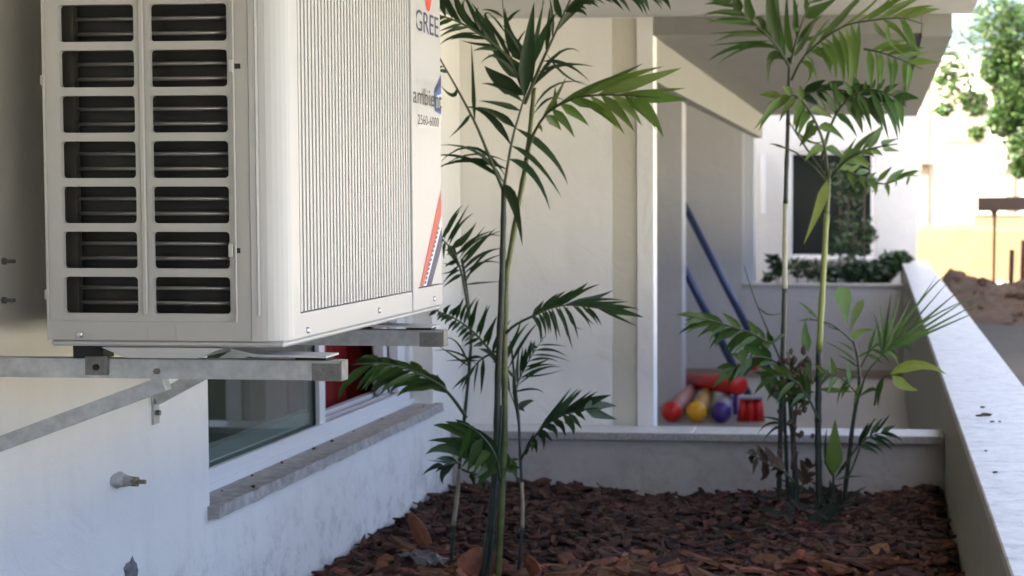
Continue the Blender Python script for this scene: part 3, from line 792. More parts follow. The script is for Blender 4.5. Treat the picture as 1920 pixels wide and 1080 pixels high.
# ---- palm at the house wall
P1 = Palm('palm', 'tall slender green palm with yellow green cane beside the window', 'palm', (-.96, 4.42, .68))
Y = 4.42
P1.cane([(903, 1095), (919, 985), (930, 850), (934, 700), (940, 560), (943, 455), (945, 352)], Y - .04, Y, 17, 12, CANED, 30, 8)
P1.cane([(932, 1098), (940, 950), (946, 800), (946, 655), (950, 520), (958, 468), (976, 365), (988, 295), (997, 215), (1001, 165)], Y - .02, Y + .04, 17, 10, CANEG, 40, 9)
P1.cane([(917, 1096), (924, 1000), (931, 900), (937, 820), (940, 760)], Y - .05, Y - .02, 10, 7, CANED, 20, 5)
P1.cane([(843, 1085), (850, 1000), (855, 950), (862, 870), (872, 770), (880, 690), (883, 625), (874, 535), (866, 485)], Y + .12, Y + .16, 9, 6, CANED, 30, 6)
P1.cane([(850, 985), (856, 940), (862, 880)], Y + .108, Y + .118, 10, 9, CANET, 8, 2)
P1.cane([(970, 1088), (977, 1020), (980, 950), (976, 865), (972, 780), (964, 700), (958, 640)], Y + .05, Y + .1, 8, 5, CANED, 24, 6)
P1.cane([(979, 990), (980, 950), (978, 905)], Y + .040, Y + .046, 9, 8, CANET, 8, 2)
# crown of the dark cane
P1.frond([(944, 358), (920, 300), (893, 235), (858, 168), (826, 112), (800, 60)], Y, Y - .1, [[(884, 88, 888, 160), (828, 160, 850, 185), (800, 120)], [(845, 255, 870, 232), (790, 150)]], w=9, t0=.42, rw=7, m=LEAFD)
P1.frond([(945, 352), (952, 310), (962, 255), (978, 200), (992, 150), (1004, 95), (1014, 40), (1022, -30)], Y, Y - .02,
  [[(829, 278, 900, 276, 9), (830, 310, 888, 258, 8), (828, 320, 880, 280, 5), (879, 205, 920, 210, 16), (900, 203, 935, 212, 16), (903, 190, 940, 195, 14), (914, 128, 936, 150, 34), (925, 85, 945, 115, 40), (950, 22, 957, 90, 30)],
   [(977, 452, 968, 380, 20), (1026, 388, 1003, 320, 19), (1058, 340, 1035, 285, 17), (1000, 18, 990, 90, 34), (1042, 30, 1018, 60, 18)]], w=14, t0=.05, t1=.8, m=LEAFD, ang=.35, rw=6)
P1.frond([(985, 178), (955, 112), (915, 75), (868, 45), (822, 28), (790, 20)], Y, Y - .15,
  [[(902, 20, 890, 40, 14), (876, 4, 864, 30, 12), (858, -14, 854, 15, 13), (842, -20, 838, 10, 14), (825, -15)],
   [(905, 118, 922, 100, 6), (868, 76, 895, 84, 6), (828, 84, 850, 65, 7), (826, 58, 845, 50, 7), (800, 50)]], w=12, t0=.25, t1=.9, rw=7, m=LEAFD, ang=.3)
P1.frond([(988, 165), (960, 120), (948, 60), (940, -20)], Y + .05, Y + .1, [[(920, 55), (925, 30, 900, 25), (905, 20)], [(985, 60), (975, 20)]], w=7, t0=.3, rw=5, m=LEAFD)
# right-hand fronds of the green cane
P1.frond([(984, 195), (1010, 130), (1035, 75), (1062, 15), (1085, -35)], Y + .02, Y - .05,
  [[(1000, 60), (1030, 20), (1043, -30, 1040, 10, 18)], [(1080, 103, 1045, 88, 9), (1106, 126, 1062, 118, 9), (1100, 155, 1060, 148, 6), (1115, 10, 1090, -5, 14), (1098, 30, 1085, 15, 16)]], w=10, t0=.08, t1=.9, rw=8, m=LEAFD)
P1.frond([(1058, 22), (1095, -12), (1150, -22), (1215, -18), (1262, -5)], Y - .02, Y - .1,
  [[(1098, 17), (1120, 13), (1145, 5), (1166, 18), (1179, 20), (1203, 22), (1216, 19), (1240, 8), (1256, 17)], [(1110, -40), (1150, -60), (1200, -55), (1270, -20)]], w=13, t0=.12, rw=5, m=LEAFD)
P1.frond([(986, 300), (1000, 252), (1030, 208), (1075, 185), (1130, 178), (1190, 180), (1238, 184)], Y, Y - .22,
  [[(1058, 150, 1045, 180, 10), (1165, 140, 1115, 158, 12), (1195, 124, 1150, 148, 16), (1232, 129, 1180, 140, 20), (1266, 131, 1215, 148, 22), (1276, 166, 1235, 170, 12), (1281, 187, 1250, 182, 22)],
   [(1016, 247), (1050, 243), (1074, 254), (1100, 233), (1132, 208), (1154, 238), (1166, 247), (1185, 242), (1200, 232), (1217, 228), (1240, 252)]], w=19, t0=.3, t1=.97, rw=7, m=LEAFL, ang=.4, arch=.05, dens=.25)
P1.leaf((1040, 208), (1041, 162), Y, 9, None, LEAFD)
for b, t, v, w_ in [((1000, 205), (1100, 155), (1040, 160), 5), ((1000, 215), (1060, 190), (1030, 185), 5), ((998, 165), (1075, 118), (1035, 128), 7)]:
    P1.leaf(b, t, Y + .05, w_, v, LEAFD)
# frond fan on the slim left cane
P1.frond([(880, 600), (872, 545), (862, 500), (848, 470), (826, 446), (800, 430)], Y + .15, Y + .05,
  [[(944, 472, 905, 470, 6), (938, 498, 905, 485, 5), (926, 432, 895, 460, 9), (942, 450, 905, 435, 5), (905, 428, 880, 460, 9), (890, 420, 872, 450, 22), (876, 388, 858, 420, 8), (861, 396, 845, 420, 10), (820, 400)],
   [(938, 528, 900, 530, 5), (832, 538, 852, 520, 10), (830, 512, 850, 510, 6), (832, 492, 850, 498, 7), (835, 470), (858, 498, 850, 475, 16), (820, 470), (805, 465)]], w=9, t0=.3, rw=6, m=LEAFD, ang=.6)
# drooping frond row behind the unit's corner
P1.frond([(962, 705), (930, 670), (895, 630), (862, 603), (828, 586), (798, 578)], Y + .08, Y - .02,
  [[(1005, 612, 985, 630, 8), (975, 602, 965, 640, 9), (938, 612, 930, 640, 9), (930, 596, 915, 625, 11), (912, 575, 905, 600, 9), (893, 568, 888, 590, 10), (878, 566), (865, 570), (845, 572), (825, 578)],
   [(930, 690), (918, 668), (900, 655), (888, 650), (872, 640), (860, 632), (848, 620), (835, 608), (820, 600), (805, 592)]], w=10, t0=.12, rw=6, m=LEAFD, ang=.4, arch=.02)
P1.frond([(938, 655), (905, 672), (888, 690), (874, 720)], Y + .1, Y + .12, [[(862, 692, 880, 668, 8), (818, 660, 850, 655, 5), (832, 640, 860, 634, 4)], [(902, 735, 905, 705, 10), (868, 732), (850, 728)]], w=7, t0=.3, rw=5, m=LEAFD)
# long frond in front of the window
P1.frond([(874, 782), (850, 748), (825, 722), (792, 704), (752, 688), (708, 681), (660, 684)], Y + .1, Y - .22,
  [[(822, 704, 820, 715, 16), (800, 694, 795, 700, 14), (770, 680), (735, 676), (700, 674), (668, 678)],
   [(790, 728, 800, 715, 18), (752, 742, 768, 722, 22), (738, 736, 748, 715, 18), (722, 736, 730, 712, 18), (706, 738, 712, 712, 18), (690, 730, 694, 708, 18), (672, 728), (640, 748, 646, 715, 20)]], w=18, t0=.28, rw=7, m=LEAF, ang=.35)
# right middle frond
P1.frond([(946, 628), (965, 610), (1000, 592), (1030, 578), (1065, 572), (1110, 576), (1150, 580)], Y, Y - .1,
  [[(1018, 565, 1012, 575, 10), (1045, 552, 1030, 562, 8), (1073, 545, 1055, 558, 9), (1098, 533, 1078, 550, 16), (1143, 546, 1110, 562, 16), (1172, 566, 1130, 568, 12), (1188, 577, 1150, 576, 9), (1201, 594, 1168, 584, 18)],
   [(1012, 640, 1014, 605, 10), (1022, 630, 1022, 605, 9), (1032, 622, 1030, 600, 9), (1050, 630, 1042, 605, 7), (1072, 650, 1062, 615, 8), (1092, 615, 1070, 610, 4), (1112, 607, 1095, 592, 6), (1126, 608, 1118, 592, 7), (1190, 610, 1165, 598, 7)]], w=10, t0=.38, rw=6, m=LEAFD, ang=.3)
# thin sprays along the slim right cane
P1.frond([(966, 745), (972, 715), (985, 688), (1004, 655), (1022, 630)], Y + .1, Y + .15,
  [[(975, 650, 968, 690, 9), (985, 655, 985, 672, 12), (995, 640), (1003, 638, 1000, 650, 12)], [(1040, 690, 1012, 690, 4), (1050, 694, 1015, 705, 4), (1030, 672, 1010, 682, 6), (1065, 678, 1030, 664, 5), (1060, 650, 1035, 645, 4)]], w=8, t0=.2, rw=4, m=LEAFD)
P1.frond([(972, 790), (967, 765), (958, 740), (948, 720)], Y + .1, Y + .06, [[(1000, 752, 985, 755, 12), (1016, 738, 1000, 725, 5)], [(962, 700), (955, 690, 948, 700, 8)]], w=9, t0=.2, rw=4, m=LEAFD)
P1.leaf((970, 765), (998, 749), Y + .1, 12, None, LEAFD); P1.leaf((970, 760), (984, 772), Y + .1, 10, None, LEAFD)
# lower right frond
P1.frond([(976, 862), (990, 838), (1008, 812), (1030, 792), (1062, 776), (1095, 768), (1125, 764)], Y + .05, Y - .08,
  [[(1000, 812, 995, 828, 10), (1066, 734, 1045, 762, 9), (1084, 734, 1062, 758, 9), (1104, 736, 1080, 756, 9), (1140, 743, 1105, 752, 22), (1152, 762, 1120, 758, 22)],
   [(985, 850, 988, 835, 12), (996, 848, 1000, 825, 14), (1018, 843, 1020, 815, 22), (1042, 822, 1042, 800, 18), (1055, 810, 1054, 795, 16), (1074, 814, 1074, 795, 22), (1096, 788, 1090, 778, 11), (1153, 785, 1125, 778, 22)]], w=16, t0=.15, rw=6, m=LEAFD, ang=.3, arch=.03)
# broad lower left frond
P1.frond([(938, 905), (930, 860), (912, 828), (888, 805), (862, 792)], Y - .08, Y - .2,
  [[(905, 905, 925, 880, 34), (880, 880, 905, 850, 44), (895, 905, 918, 880, 40), (868, 872, 890, 840, 22), (858, 862, 872, 835, 16)], [(808, 853, 842, 832, 32), (820, 800, 840, 798, 24), (856, 788)]], w=26, t0=.15, t1=1, rw=7, m=LEAF, ang=.3, arch=.05)
P1.leaf((935, 880), (870, 800), Y - .1, 30, (908, 825), LEAFD)
P1.frond([(864, 868), (850, 868), (835, 872), (820, 876)], Y + .12, Y + .05, [[(823, 860, 840, 855, 8), (805, 863, 830, 866, 5), (794, 890, 815, 872, 12)], [(832, 905, 828, 885, 20), (818, 885)]], w=10, t0=.1, rw=5, m=LEAFD)
P1.frond([(866, 880), (885, 888), (905, 900), (920, 915)], Y + .12, Y + .05, [[(895, 892), (912, 898), (918, 912)], [(888, 908), (905, 918)]], w=14, t0=.2, rw=5, m=LEAFD)
P1.frond([(940, 900), (955, 872), (965, 855)], Y - .02, Y, [[(948, 850), (975, 862)], [(975, 880), (968, 895)]], w=10, t0=.3, rw=4, m=LEAF)
P1.frond([(978, 912), (965, 890), (950, 870)], Y + .05, Y + .0, [[(950, 850), (940, 868)], [(940, 885)]], w=10, t0=.4, rw=4, m=LEAF)

# ---- palm at the parapet
P2 = Palm('palm', 'bushy light green palm clump with bare canes near the parapet', 'palm', (-.24, 5.38, .68)); P2.ext = 1.22
Y = 5.38
P2.cane([(1460, 950), (1462, 860), (1465, 740), (1469, 620), (1471, 540)], Y + .05, Y + .05, 11, 11, CANED, 24, 7)
P2.cane([(1471, 541), (1472, 460), (1473, 382)], Y + .05, Y + .05, 12, 12, CANEP, 12, 2)
P2.cane([(1473, 383), (1476, 280), (1479, 180), (1480, 108)], Y + .05, Y + .05, 11, 7, CANED, 20, 4)
P2.cane([(1536, 955), (1534, 800), (1536, 655)], Y - .02, Y - .02, 15, 14, CANED, 22, 6)
P2.cane([(1536, 656), (1541, 560), (1546, 470), (1550, 400)], Y - .02, Y - .02, 14, 12, CANEY, 16, 3)
P2.cane([(1550, 401), (1553, 365), (1556, 318)], Y - .02, Y, 10, 7, CANEG, 10, 2)
P2.cane([(1493, 950), (1490, 870), (1484, 780), (1478, 700)], Y, Y + .02, 15, 10, CANED, 20, 5)
P2.cane([(1478, 945), (1474, 850), (1470, 740)], Y + .08, Y + .08, 9, 8, CANED, 20, 5)
P2.cane([(1580, 965), (1588, 890), (1600, 790), (1611, 720), (1608, 670), (1600, 640)], Y + .02, Y, 11, 6, CANED, 24, 5)
P2.cane([(1562, 945), (1562, 915), (1563, 885)], Y, Y, 8, 5, CANED, 8, 2)
P2.cane([(1586, 905), (1605, 860), (1622, 810), (1642, 785)], Y + .02, Y + .05, 5, 3, RACH, 10, 0)
# crown over the left cane
P2.frond([(1480, 125), (1462, 95), (1440, 68), (1408, 38), (1375, 10), (1350, -20)], Y + .05, Y - .1,
  [[(1446, 152, 1440, 95, 18), (1360, 120, 1408, 78, 8), (1350, 84, 1385, 80, 5), (1345, 62, 1390, 60, 6), (1334, 36, 1370, 42, 9), (1336, 22, 1365, 26, 8), (1330, 0)],
   [(1462, 5, 1455, 50, 20), (1448, -20, 1442, 20, 26), (1420, 45, 1425, 30, 14), (1430, 55, 1428, 40, 12), (1400, -20, 1402, 15, 22), (1375, -30, 1380, 5, 18), (1360, -30)]], w=15, t0=.12, rw=6, m=LEAF, ang=.3)
P2.frond([(1482, 120), (1492, 80), (1505, 40), (1522, -5), (1535, -40)], Y + .05, Y,
  [[(1478, 5, 1474, 60, 14), (1497, 12, 1488, 55, 14), (1510, -30)], [(1526, 36, 1510, 75, 11), (1548, 48, 1525, 75, 8), (1560, 2, 1532, 20, 34), (1570, -20)]], w=14, t0=.05, rw=6, m=LEAF, ang=.3)
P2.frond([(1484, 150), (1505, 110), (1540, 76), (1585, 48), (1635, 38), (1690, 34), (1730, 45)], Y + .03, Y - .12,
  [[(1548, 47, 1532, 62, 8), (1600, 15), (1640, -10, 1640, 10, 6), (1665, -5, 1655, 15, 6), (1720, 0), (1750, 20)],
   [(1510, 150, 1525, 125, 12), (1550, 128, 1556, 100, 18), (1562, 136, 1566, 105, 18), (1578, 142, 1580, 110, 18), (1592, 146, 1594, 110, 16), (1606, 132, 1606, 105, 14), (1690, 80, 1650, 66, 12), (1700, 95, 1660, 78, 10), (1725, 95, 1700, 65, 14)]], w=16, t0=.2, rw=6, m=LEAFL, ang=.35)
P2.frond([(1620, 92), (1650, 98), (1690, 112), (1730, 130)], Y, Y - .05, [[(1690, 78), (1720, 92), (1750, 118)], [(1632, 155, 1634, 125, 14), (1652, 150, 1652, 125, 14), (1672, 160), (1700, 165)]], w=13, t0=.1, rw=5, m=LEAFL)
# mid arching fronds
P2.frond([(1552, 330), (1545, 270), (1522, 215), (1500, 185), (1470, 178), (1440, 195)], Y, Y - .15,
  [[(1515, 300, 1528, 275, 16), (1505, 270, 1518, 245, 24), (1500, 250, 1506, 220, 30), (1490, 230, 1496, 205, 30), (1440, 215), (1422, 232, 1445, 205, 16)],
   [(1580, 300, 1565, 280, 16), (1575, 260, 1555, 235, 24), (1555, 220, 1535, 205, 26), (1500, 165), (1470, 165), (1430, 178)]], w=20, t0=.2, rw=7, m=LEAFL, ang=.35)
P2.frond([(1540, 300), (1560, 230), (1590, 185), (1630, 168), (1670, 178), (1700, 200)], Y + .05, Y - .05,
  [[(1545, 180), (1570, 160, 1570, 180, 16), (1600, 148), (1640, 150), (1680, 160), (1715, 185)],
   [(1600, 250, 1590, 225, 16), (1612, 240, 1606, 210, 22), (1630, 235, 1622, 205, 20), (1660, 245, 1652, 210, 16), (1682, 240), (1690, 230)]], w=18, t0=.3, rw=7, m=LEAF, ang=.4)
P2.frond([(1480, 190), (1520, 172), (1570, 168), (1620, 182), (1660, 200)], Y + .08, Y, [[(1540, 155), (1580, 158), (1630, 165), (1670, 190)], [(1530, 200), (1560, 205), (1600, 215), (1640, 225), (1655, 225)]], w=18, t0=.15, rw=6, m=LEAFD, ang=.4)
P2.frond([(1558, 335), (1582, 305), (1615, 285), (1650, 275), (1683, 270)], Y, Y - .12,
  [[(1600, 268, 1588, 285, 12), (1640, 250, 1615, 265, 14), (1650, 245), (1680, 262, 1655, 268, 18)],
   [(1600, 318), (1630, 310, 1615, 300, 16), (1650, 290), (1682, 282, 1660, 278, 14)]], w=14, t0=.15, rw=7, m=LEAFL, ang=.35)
P2.frond([(1557, 325), (1590, 322), (1625, 335), (1660, 345), (1700, 330), (1725, 330)], Y + .1, Y + .1, [[(1610, 310), (1640, 325), (1690, 322), (1720, 322)], [(1600, 350), (1640, 358), (1665, 365), (1700, 345)]], w=14, t0=.2, rw=5, m=LEAFL)
P2.frond([(1552, 336), (1520, 290), (1490, 245), (1476, 222)], Y, Y + .05, [[(1545, 260, 1535, 290, 7), (1538, 255, 1525, 275, 6)], [(1520, 260)]], w=6, t0=.3, rw=6, m=LEAFL)
P2.frond([(1550, 340), (1525, 312), (1490, 285), (1455, 273)], Y, Y, [[], [(1447, 272)]], w=5, t0=.8, rw=6)
P2.leaf((1551, 338), (1507, 458), Y - .03, 20, (1535, 390), LEAFY)
# lower left frond
P2.frond([(1472, 624), (1445, 642), (1410, 625), (1370, 612), (1330, 600), (1295, 594)], Y + .05, Y - .1,
  [[(1440, 625), (1405, 605), (1360, 592), (1320, 590), (1278, 592)], [(1425, 668, 1425, 650, 20), (1400, 672, 1402, 645, 26), (1375, 660, 1380, 635, 24), (1350, 645, 1352, 625, 22), (1336, 640, 1338, 618, 12), (1295, 622, 1310, 608, 10), (1290, 608)]], w=14, t0=.2, rw=7, m=LEAF, ang=.35)
P2.frond([(1472, 690), (1440, 672), (1410, 670), (1385, 685), (1362, 700)], Y, Y - .1, [[(1430, 650), (1400, 650), (1375, 665), (1350, 690)], [(1425, 690, 1428, 680, 24), (1402, 700, 1404, 685, 26), (1390, 705), (1370, 715), (1345, 720)]], w=18, t0=.2, rw=6, m=LEAF, ang=.4)
P2.leaf((1396, 690), (1398, 655), Y - .1, 20, (1392, 670), LEAFL, 1)
# stalks and paddle leaves on the right
P2.frond([(1600, 642), (1582, 625), (1558, 608), (1528, 600), (1500, 602)], Y, Y, [[(1500, 602, 1520, 597, 10)], []], w=8, t0=.9, rw=5)
P2.frond([(1602, 645), (1580, 622), (1555, 612), (1515, 585)], Y, Y + .05, [[], [(1500, 570)]], w=6, t0=.9, rw=4)
P2.leaf((1586, 605), (1573, 538), Y, 34, (1582, 565), LEAFL, 1, ang=.1)
P2.leaf((1593, 622), (1619, 560), Y, 17, (1604, 590), LEAFL, 1)
P2.leaf((1600, 640), (1640, 618), Y, 14, (1612, 622), LEAFL)
P2.leaf((1516, 660), (1510, 600), Y, 20, (1510, 630), LEAFL)
P2.leaf((1522, 715), (1508, 672), Y, 26, (1512, 690), LEAF, 1)
P2.leaf((1535, 730), (1600, 735), Y, 11, (1570, 732), LEAFL)
P2.leaf((1610, 700), (1570, 760), Y, 8, (1580, 725), LEAF); P2.leaf((1612, 720), (1600, 765), Y, 9, None, LEAFL); P2.leaf((1610, 745), (1643, 760), Y, 8, (1640, 730), LEAF)
for b, t in [((1610, 690), (1570, 665)), ((1608, 680), (1545, 640)), ((1606, 672), (1640, 655)), ((1612, 705), (1560, 690)), ((1602, 660), (1570, 640))]: P2.leaf(b, t, Y, 5, None, LEAF)
P2.frond([(1612, 740), (1625, 700), (1648, 672), (1662, 655)], Y, Y - .1,
  [[(1640, 600), (1650, 585), (1668, 570, 1662, 610, 8), (1685, 568, 1672, 610, 8), (1700, 575, 1682, 615, 8)], [(1740, 540, 1700, 600, 5), (1762, 545, 1715, 602, 5), (1785, 556, 1725, 606, 8), (1800, 570, 1735, 612, 7), (1808, 582, 1740, 618, 7), (1815, 592, 1745, 622, 6), (1722, 620)]], w=6, t0=.85, rw=4, m=LEAF, dz=.02, dens=.4)
P2.leaf((1650, 662), (1685, 688), Y, 8, (1672, 662), LEAFL)
P2.leaf((1668, 702), (1775, 702), Y - .12, 22, (1722, 684), LEAFY); P2.leaf((1674, 704), (1722, 732), Y - .12, 22, (1694, 722), LEAFY)
P2.frond([(1640, 760), (1645, 725), (1655, 710), (1668, 702)], Y - .02, Y - .12, [[], [(1648, 755, 1648, 730, 10)]], w=8, t0=.6, rw=4)
P2.frond([(1608, 700), (1630, 660), (1655, 640), (1690, 630)], Y + .05, Y, [[(1640, 620), (1665, 610), (1695, 612)], [(1650, 680), (1680, 668), (1705, 650)]], w=10, t0=.25, rw=4, m=LEAF)
P2.frond([(1536, 790), (1515, 745), (1490, 715), (1460, 705), (1425, 715)], Y - .03, Y - .12, [[(1512, 700), (1480, 680), (1450, 685), (1420, 700)], [(1500, 765), (1475, 755), (1445, 745), (1420, 735)]], w=14, t0=.2, rw=5, m=LEAF)
P2.frond([(1612, 745), (1585, 715), (1555, 700), (1530, 700)], Y, Y - .06, [[(1590, 685), (1560, 675), (1530, 685)], [(1580, 745), (1555, 735), (1525, 720)]], w=10, t0=.2, rw=4, m=LEAFL)
P2.frond([(1580, 880), (1610, 835), (1640, 815), (1670, 812)], Y, Y - .05, [[(1625, 800), (1650, 790), (1675, 800)], [(1640, 850), (1665, 840), (1685, 825)]], w=9, t0=.3, rw=4, m=LEAFD)
# left thin stalk and side shoots
P2.frond([(1470, 690), (1440, 620), (1415, 560), (1395, 498)], Y + .1, Y + .12, [[(1462, 582, 1440, 595, 4)], [(1430, 600)]], w=3, t0=.4, rw=5)
P2.leaf((1468, 795), (1420, 815), Y, 6, (1440, 795), LEAFD); P2.leaf((1468, 790), (1425, 782), Y, 5, None, LEAFD); P2.leaf((1470, 800), (1428, 830), Y, 6, (1450, 805), LEAFD)
P2.leaf((1480, 770), (1530, 735), Y, 14, (1500, 742), LEAFD); P2.leaf((1482, 760), (1515, 700), Y, 22, (1495, 720), LEAF); P2.leaf((1475, 750), (1440, 690), Y, 22, (1450, 715), LEAF); P2.leaf((1470, 760), (1425, 705), Y, 20, (1440, 720), LEAFD)
# broad young leaf and fork
P2.leaf((1563, 890), (1566, 785), Y - .01, 34, (1564, 840), LEAFL, ang=.1)
P2.leaf((1561, 890), (1551, 800), Y, 9, (1548, 850), LEAFD); P2.leaf((1562, 895), (1543, 862), Y, 5, None, LEAFD); P2.leaf((1566, 898), (1604, 845), Y, 6, None, LEAFD); P2.leaf((1566, 900), (1622, 893), Y, 4, None, RACH)
# dried flower stalk and dead frond
dst = P2.frond([(1485, 880), (1490, 800), (1494, 740), (1488, 690), (1476, 660)], Y - .04, Y - .04, [], rw=7, rm=DRY, name='flower_stalk')
for i in range(60):
    t = lr.random(); u = 1486 + lr.gauss(0, 16) + 6 * t; v = 680 + 190 * t * lr.random() + lr.gauss(0, 12)
    c = bmesh.new(); bmesh.ops.create_icosphere(c, subdivisions=1, radius=lr.uniform(.006, .012))
    o = obj('bud', c, DRY, dst); o.location = onY(u, v, Y - .04 + lr.uniform(-.03, .03)); o.scale = (1, 1, lr.uniform(.8, 1.8))
DP = Palm('dead_frond', 'dead curled brown palm frond at the foot of the clump', 'dead frond', (-.3, 5.3, .7))
DP.frond([(1490, 905), (1465, 880), (1440, 870), (1415, 855), (1398, 848)], Y - .1, Y - .1, [[(1458, 850, 1460, 862, 12), (1435, 838, 1440, 850, 20), (1420, 835, 1425, 845, 20), (1405, 842)], [(1455, 895), (1440, 880, 1445, 870, 18), (1425, 898, 1440, 888, 18), (1410, 870)]], w=16, t0=.2, rw=6, m=DRY)
DP.frond([(1500, 925), (1512, 890), (1522, 870)], Y - .1, Y - .12, [[(1495, 880), (1500, 865), (1510, 860)], [(1525, 900), (1532, 888), (1530, 870)]], w=18, t0=.2, rw=5, m=DRY)
# dark ground cover at the foot
GC = Palm('groundcover_plant', 'low dark strappy plant growing round the canes', 'plant', (-.24, 5.25, .68))
for i in range(70):
    bu = lr.uniform(1470, 1585); bv = lr.uniform(930, 985); yy = onZ(bu, bv, .68).y
    GC.leaf((bu, bv), (bu + lr.gauss(0, 38), bv - lr.uniform(5, 38)), yy, lr.uniform(6, 12), None, GRASSD)

# ------------------------------------------------------------------ shrubs of the far planter
def leafcloud(name, m, parent, pts, size, rnd, n):
    V, Fs = [], []
    for i in range(n):
        c, r = rnd.choice(pts)
        d = Vector((rnd.gauss(0, 1), rnd.gauss(0, 1), rnd.gauss(0, 1))).normalized() * (r * rnd.random() ** .4)
        p = Vector(c) + d; s = size * rnd.uniform(.6, 1.3)
        a = Vector((rnd.gauss(0, 1), rnd.gauss(0, 1), rnd.gauss(0, .6))).normalized(); b = a.cross(Vector((rnd.gauss(0, 1), rnd.gauss(0, 1), rnd.gauss(0, 1)))).normalized()
        k = len(V)
        V += [tuple(p - a * s), tuple(p + b * s * .38 + a * s * .1), tuple(p + a * s), tuple(p - b * s * .38 + a * s * .1)]
        Fs.append((k, k + 1, k + 2, k + 3))
    return obj(name, (V, [], Fs), m, parent)
sr = random.Random(5)
def shrub(label, blobs, n, size, y, m=SHRUB):
    c = onY(blobs[0][0], 530, y); t = thing('shrub', label, 'shrub', (c.x, y, .8), 'shrubs in the rear planter')
    pts = []
    for u, v, r in blobs: pts.append((onY(u, v, y + sr.uniform(-.1, .1)), r * y / F))
    for u, v, r in blobs[:5]: obj('stem', T([(onY(u, 530, y).x, y, .79), tuple(onY(u, v, y))], .008, 5), WOODT, t)
    leafcloud('foliage', m, t, pts, size, sr, n)
shrub('tall leafy shrub in front of the dark far window', [(1600, 420, 34), (1590, 360, 34), (1620, 350, 26), (1610, 490, 38), (1575, 330, 28), (1625, 440, 22), (1580, 460, 30), (1600, 300, 24)], 650, .05, 16.85)
shrub('low dense dark shrub beside the parapet end', [(1650, 510, 28), (1670, 495, 24), (1630, 515, 24), (1690, 485, 16), (1600, 518, 26)], 900, .05, 16.75)
shrub('sparse shrub with curling stems under the far window', [(1495, 505, 20), (1515, 500, 22), (1535, 515, 22), (1560, 515, 24)], 160, .06, 16.7)
shrub('small round leaved plant beside the far pier', [(1455, 492, 14), (1440, 522, 9), (1460, 505, 10)], 60, .075, 16.7)

# ------------------------------------------------------------------ toys and swing frame on the porch
def toy(u, v, u2, v2, y, y2, m, mt, label):
    a, b = onY(u, v, y), onY(u2, v2, y2); a.z = max(a.z, .078)
    t = thing('toy_skittle', label, 'toy', (a.x, a.y, 0), 'big plastic skittles on the porch')
    c = bmesh.new(); bmesh.ops.create_uvsphere(c, u_segments=20, v_segments=12, radius=.078)
    o = obj('ball_end', c, m, t, smooth=True); o.location = a
    d = (b - a)
    obj('body', T([a + d * .08, a + d * .3, a + d * .7, b], [.05, .058, .055, .04], 14), mt, t, smooth=True)
    obj('neck', T([b - d * .02, b + d.normalized() * .1], [.062, .05], 14), m, t, smooth=True)
toy(1260, 772, 1306, 722, 12.9, 14.6, REDP, PINK, 'skittle with bright red ball end lying on the porch floor')
toy(1306, 772, 1338, 722, 12.9, 14.6, YELP, YTUBE, 'skittle with orange yellow ball end lying on the porch floor')
toy(1352, 773, 1372, 735, 12.9, 14.2, PURP, LTUBE, 'skittle with dark purple ball end lying on the porch floor')
t = thing('toy_roll', 'thick red padded toy roll resting across the skittles', 'toy', (-1.2, 13.9, 0))
a, b = onY(1278, 712, 14.6), onY(1384, 722, 13.4)
obj('roll', T([a, a.lerp(b, .5), b], [.06, .065, .08], 16), REDP, t, smooth=True)
obj('end_disc', T([b + (b - a).normalized() * .001, b + (b - a).normalized() * .02], [.08, .06], 16), REDP, t, smooth=True)
obj('stand', T([(b.x - .02, b.y, 0), (b.x - .02, b.y, b.z - .07)], .02), PURP, t)
obj('stand', T([(a.x, a.y, 0), (a.x, a.y, a.z - .055)], .02), PURP, t)
t = thing('toy_stool', 'small red and purple plastic toy stool beside the skittles', 'toy', (onY(1408, 772, 13).x, 13, 0))
cx_ = onY(1408, 772, 13)
for k in (-.07, 0, .07): obj('leg', T([(cx_.x + k, 13, 0), (cx_.x + k * .8, 13, .17)], [.035, .03], 10), REDP, t, smooth=True)
obj('seat', B(cx_.x - .095, cx_.x + .095, 12.93, 13.07, .171, .19, .008, 2), LTUBE, t)
o = bmesh.new(); bmesh.ops.create_uvsphere(o, u_segments=16, v_segments=10, radius=.045)
o = obj('toy_ball', o, REDP, smooth=True); o.location = onY(1414, 690, 13.6); o.location.z = .36
tag(o, 'small red ball on a purple peg behind the palm clump', 'toy ball')
sw = thing('swing_frame', 'blue painted tubular swing frame with slanting legs', 'swing frame', (-1.3, 13.6, 0))
def leg(p, q, y, th):
    a, b = onY(*p, y), onY(*q, y); d = a - b
    top = b + d * ((2.02 - b.z) / d.z); foot = b + d * ((0 - b.z) / d.z)
    obj('leg', T([foot, top], th / 2 * y / F, 10), BLUEP, sw, smooth=True); return top
t1 = leg((1285, 388), (1400, 612), 14.7, 14); t2 = leg((1285, 508), (1362, 660), 14.45, 15)
obj('crossbar', T([t1 + Vector((0, .05, 0)), t1 + Vector((-.75, .05, 0))], .026, 10), BLUEP, sw, smooth=True)
obj('leg', T([t1 + Vector((-.7, 0, 0)), (t1.x - .95, t1.y, 0)], .026, 10), BLUEP, sw, smooth=True)
obj('crossbar', T([t2 + Vector((0, .04, 0)), t1 + Vector((-.4, 0, -.02))], .02, 8), BLUEP, sw, smooth=True)

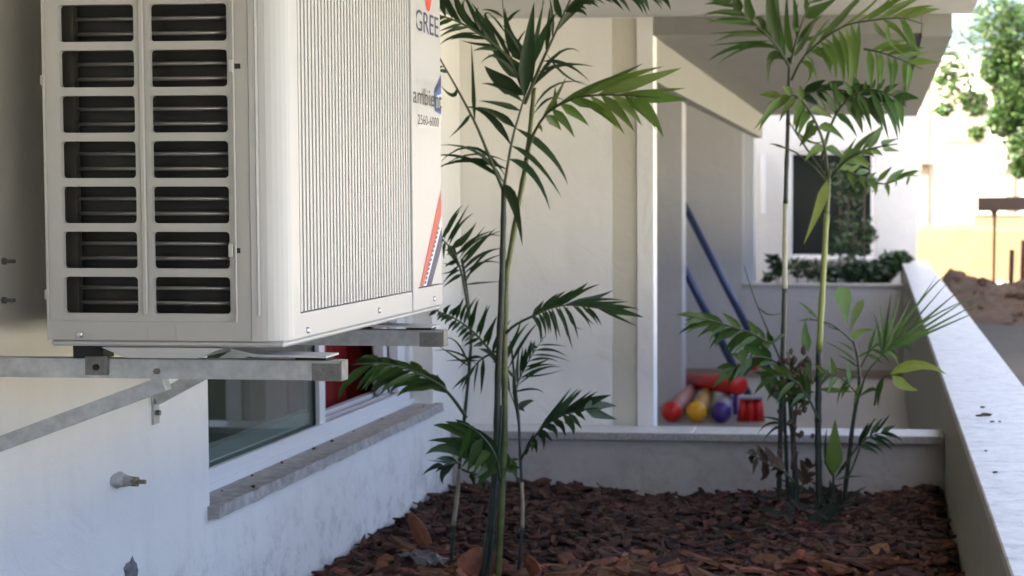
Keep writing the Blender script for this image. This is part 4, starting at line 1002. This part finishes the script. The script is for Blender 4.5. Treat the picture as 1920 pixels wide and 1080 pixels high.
# ------------------------------------------------------------------ outdoors on the right
er = random.Random(2)
def mound(name, x0, x1, y0, y1, fz, m, label, cat, nx=60, ny=40):
    V, Fs = [], []
    for j in range(ny + 1):
        for i in range(nx + 1):
            x = x0 + (x1 - x0) * i / nx; y = y0 + (y1 - y0) * j / ny
            V.append((x, y, fz(x, y)))
    for j in range(ny):
        for i in range(nx): a = j * (nx + 1) + i; Fs.append((a, a + 1, a + nx + 2, a + nx + 1))
    return tag(obj(name, (V, [], Fs), m), label, cat)
def fz(x, y):
    t = max(0, 1 - abs(y - 25.6) / 1.9)
    h = .60 + .14 * sin(x * 2.1 + .5) + (max(0, x - 1.9) * .45 if x < 3.2 else .58)
    h *= min(1, max(0, (x - .55) / .45))
    return -.03 + h * (t ** .8) + er.uniform(-.05, .05) * min(1, t * 3)
mound('dirt_mound', .5, 7, 23.4, 27.6, fz, EARTHD, 'dark brown heap of dug earth outside the parapet', 'dirt mound', 90, 50)
for i in range(70):
    x = er.uniform(.7, 4); y = er.uniform(23.6, 25.4)
    c = bmesh.new(); bmesh.ops.create_icosphere(c, subdivisions=1, radius=er.uniform(.03, .09))
    for v in c.verts: v.co *= er.uniform(.7, 1.25)
    o = obj('earth_clod', c, EARTHD); o.location = (x, y, fz(x, y) + .01)
    tag(o, 'rough brown earth clod on the face of the dirt heap', 'earth clod', 'clods on the dirt heap')
# grass blades on the heap
def fz2(x, y):
    t = min(1, max(0, (y - 36.5) / 1.2))
    return -.03 + (.98 + .10 * sin(x * .9)) * t + er.uniform(-.03, .03)
struct(mound('earth_bank', -6, 40, 36, 44, fz2, EARTHO, 'sunlit orange earth bank', None, 120, 24))
bp = thing('boundary_building', 'sun bleached pale building behind the orange earth bank', 'building', (8, 44.5, 0))
obj('wall', B(-8, 40, 44.2, 44.5, 0, 5.2), STONEW, bp)
for i in range(9):
    x = 1.0 + i * 2.1
    obj('pilaster', B(x, x + .18, 44.08, 44.198, .9, 5.1), PALEP, bp)
obj('ledge', B(-8, 40, 43.95, 44.07, 2.55, 2.7), PALEP, bp)
for i in range(6):
    x = 1.6 + i * 4.2
    obj('window', B(x, x + .9, 44.1, 44.197, 3.1, 4.3), PALEP, bp)
lw = thing('garden_wall', 'low pale orange wall on top of the earth bank', 'wall', (6, 42, .9))
obj('wall', B(2.2, 20, 42, 42.2, .9, 1.28), mat('orange_render', (.16, .115, .06), .9, noise=.2, nscale=2), lw)
obj('cap', B(2.19, 20.02, 41.98, 42.22, 1.281, 1.33), PALEP, lw)
# timber header on posts behind the heap
yt = 27.9
tf = thing('timber_trestle', 'dark timber board carried on thin posts behind the dirt heap', 'trestle', (onY(1890, 500, yt).x, yt, 0))
a, b = onY(1833, 383, yt), onY(1990, 381, yt)
bm_ = bmesh.new(); bar(bm_, Vector((a.x, yt, a.z)), Vector((b.x, yt, b.z)), .18, .22); obj('board', bm_, TIMB, tf)
for u in (1864, 1975):
    p = onY(u, 395, yt); obj('post', T([(p.x, yt, -.02), (p.x + .01, yt, p.z)], .026, 8), TIMB, tf)
    q = bmesh.new(); prism(q, [(p.x - .07, p.z + .01), (p.x + .07, p.z + .01), (p.x + .02, p.z - .10), (p.x - .01, p.z - .10)], 'y', yt - .03, yt + .03); obj('bracket', q, TIMB, tf)
for u, v in ((1895, 468), (1917, 450)):
    p = onY(u, v, 27.2); tag(obj('stake', T([(p.x, 27.2, 0), (p.x + .02, 27.2, p.z)], .045, 6), TIMB), ('short' if u < 1900 else 'tall') + ' wooden stake behind the dirt heap', 'stake')
# trees on the right
def tree(label, base, trunk, blobs, n, size, m, seed):
    r = random.Random(seed); t = thing('tree', label, 'tree', base, 'trees beyond the parapet')
    tp = [Vector(base)] + [Vector(q) for q in trunk]
    bm = bmesh.new(); tube(bm, catmull(tp, 10), [.16 - .011 * i for i in range(11)], 8)
    for c, rad in blobs: tube(bm, [tp[-1].lerp(tp[-2], .3), (tp[-1] + Vector(c)) / 2 + Vector((0, 0, .15)), Vector(c)], [.06, .04, .015], 6)
    obj('trunk', bm, WOODT, t, smooth=True)
    leafcloud('crown', m, t, blobs, size, r, n)
def blob(u, v, y, px): return (tuple(onY(u, v, y)), px * y / F)
yy = 29.5
tree('leafy green tree overhanging the timber trestle', (6.6, 29.5, -.03), [(6.3, 29.5, 2.2), (5.2, 29.5, 4.4)],
     [blob(1890, 120, yy, 50), blob(1930, 180, yy, 60), blob(1880, 225, yy, 34), blob(1925, 270, yy, 45), blob(1862, 130, yy, 26), blob(1960, 80, yy, 80), blob(1915, 315, yy, 20), blob(1905, 170, yy, 45), blob(1895, 20, yy, 70), blob(1870, 60, yy, 60), blob(2020, 200, yy, 110), blob(1900, 200, yy, 40)], 15000, .055, TREEL, 4)
yy = 33
tree('sparse pale tree with thin branches before the bleached building', (6.8, 33, -.03), [(6.0, 33, 2.6), (4.4, 33, 4.4)],
     [blob(1790, 150, yy, 40), blob(1760, 100, yy, 60), blob(1830, 195, yy, 26), blob(1880, 130, yy, 50), blob(1830, 250, yy, 14), blob(1770, 205, yy, 14)], 1100, .10, TREEL, 8)
